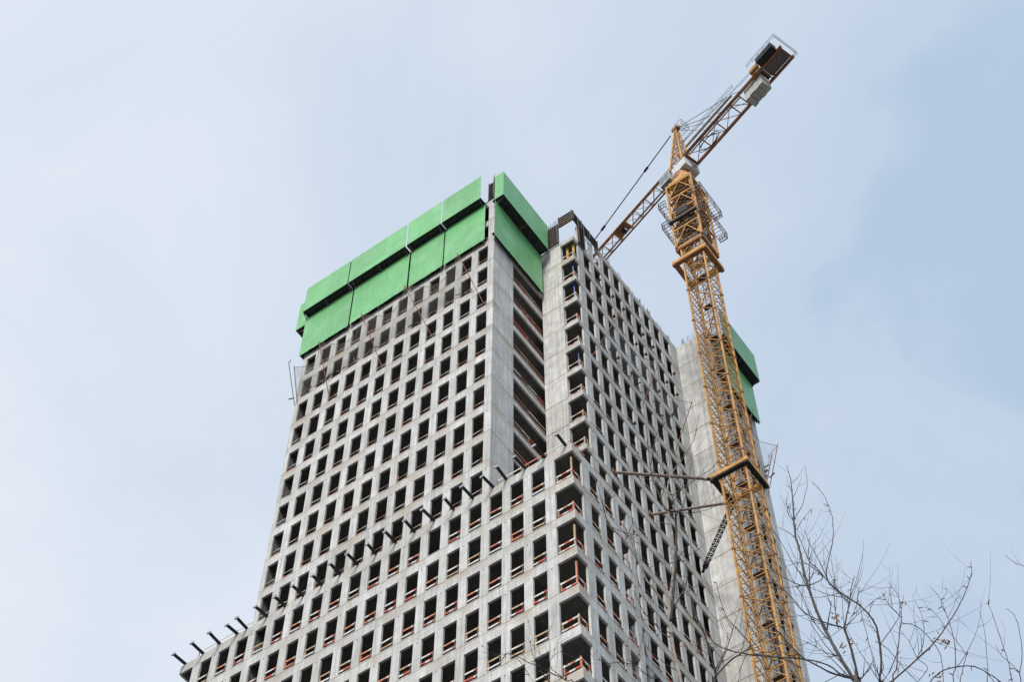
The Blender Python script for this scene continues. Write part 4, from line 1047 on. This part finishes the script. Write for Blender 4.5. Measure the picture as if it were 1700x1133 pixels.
C.limb([(1488,1145),(1489,1110),(1490,1088),(1494,1045),(1497,1027),(1492,993),(1476,969)], 3.2, 0.8, 0.2, 0.3, 'barkred', foot=True, twigs=0.7)
C.limb([(1497,1027),(1482,1012),(1472,1000),(1464,984)], 1.7, 0.8, 0.3, 0.2, 'barkdark', twigs=0.8)
C.limb([(1497,1035),(1521,1041),(1546,1064),(1562,1091),(1566,1135)], 1.5, 1.3, 0.3, 0.5, 'barkdark', twigs=0.5)
C.limb([(1585,1145),(1586,1110),(1586,1091),(1582,1055),(1571,1020),(1560,993),(1544,975)], 2.2, 0.8, 0, 0.3, 'bark', foot=True, twigs=0.6)
C.limb([(1571,1020),(1562,1000),(1571,985),(1570,977)], 1.1, 0.6, 0.2, 0.3, 'bark', twigs=0.3)
C.limb([(1593,1135),(1600,1105),(1606,1084),(1604,1088),(1590,1068),(1565,1035),(1548,1015),(1537,1010)], 1.6, 0.7, 0.3, 0.4, 'barkred', twigs=0.6)
C.limb([(1640,1145),(1640,1118),(1639,1100),(1634,1046),(1626,1014)], 2.0, 0.7, 0, 0.2, 'barkred', foot=True, twigs=0.5)
C.limb([(1680,1145),(1679,1125),(1673,1098),(1659,1055),(1646,1016),(1639,1002)], 2.4, 0.8, 0, 0.2, 'barkred', foot=True, twigs=0.5)
C.limb([(1694,1145),(1693,1118),(1697,1088),(1691,1041),(1682,1020),(1670,1011)], 2.2, 0.8, 0.1, 0.2, 'barkdark', foot=True, twigs=0.5)
C.limb([(1693,1118),(1678,1103),(1662,1088),(1653,1071)], 1.5, 0.7, 0.1, 0.1, 'barkred', twigs=0.6)
C.limb([(1540,1140),(1553,1123),(1576,1111),(1612,1107),(1639,1118),(1662,1134)], 2.4, 2.0, -0.1, 0.2, 'barkdark', twigs=0.8)
C.limb([(1522,1095),(1532,1072),(1534,1050),(1530,1020),(1519,1000)], 1.5, 0.7, 0.2, 0.3, 'barkdark', twigs=0.5)
C.limb([(1523,1095),(1540,1110),(1528,1128),(1520,1140)], 1.3, 1.0, 0.2, 0.2, 'barkdark', twigs=0.6)
C.limb([(1453,1065),(1475,1080),(1500,1110),(1525,1135)], 1.3, 1.4, 0.0, 0.2, 'barkdark', twigs=0.6)
C.limb([(1720,955),(1700,941),(1685,935),(1668,922)], 1.4, 0.7, 0.5, 0.4, 'barkred', twigs=1.0, tl=0.4)
for q in ((1556,1062),(1564,1066),(1571,1070),(1553,1127)): C.seeds(at_dist(*q, 12.6), 8)
C.finish()
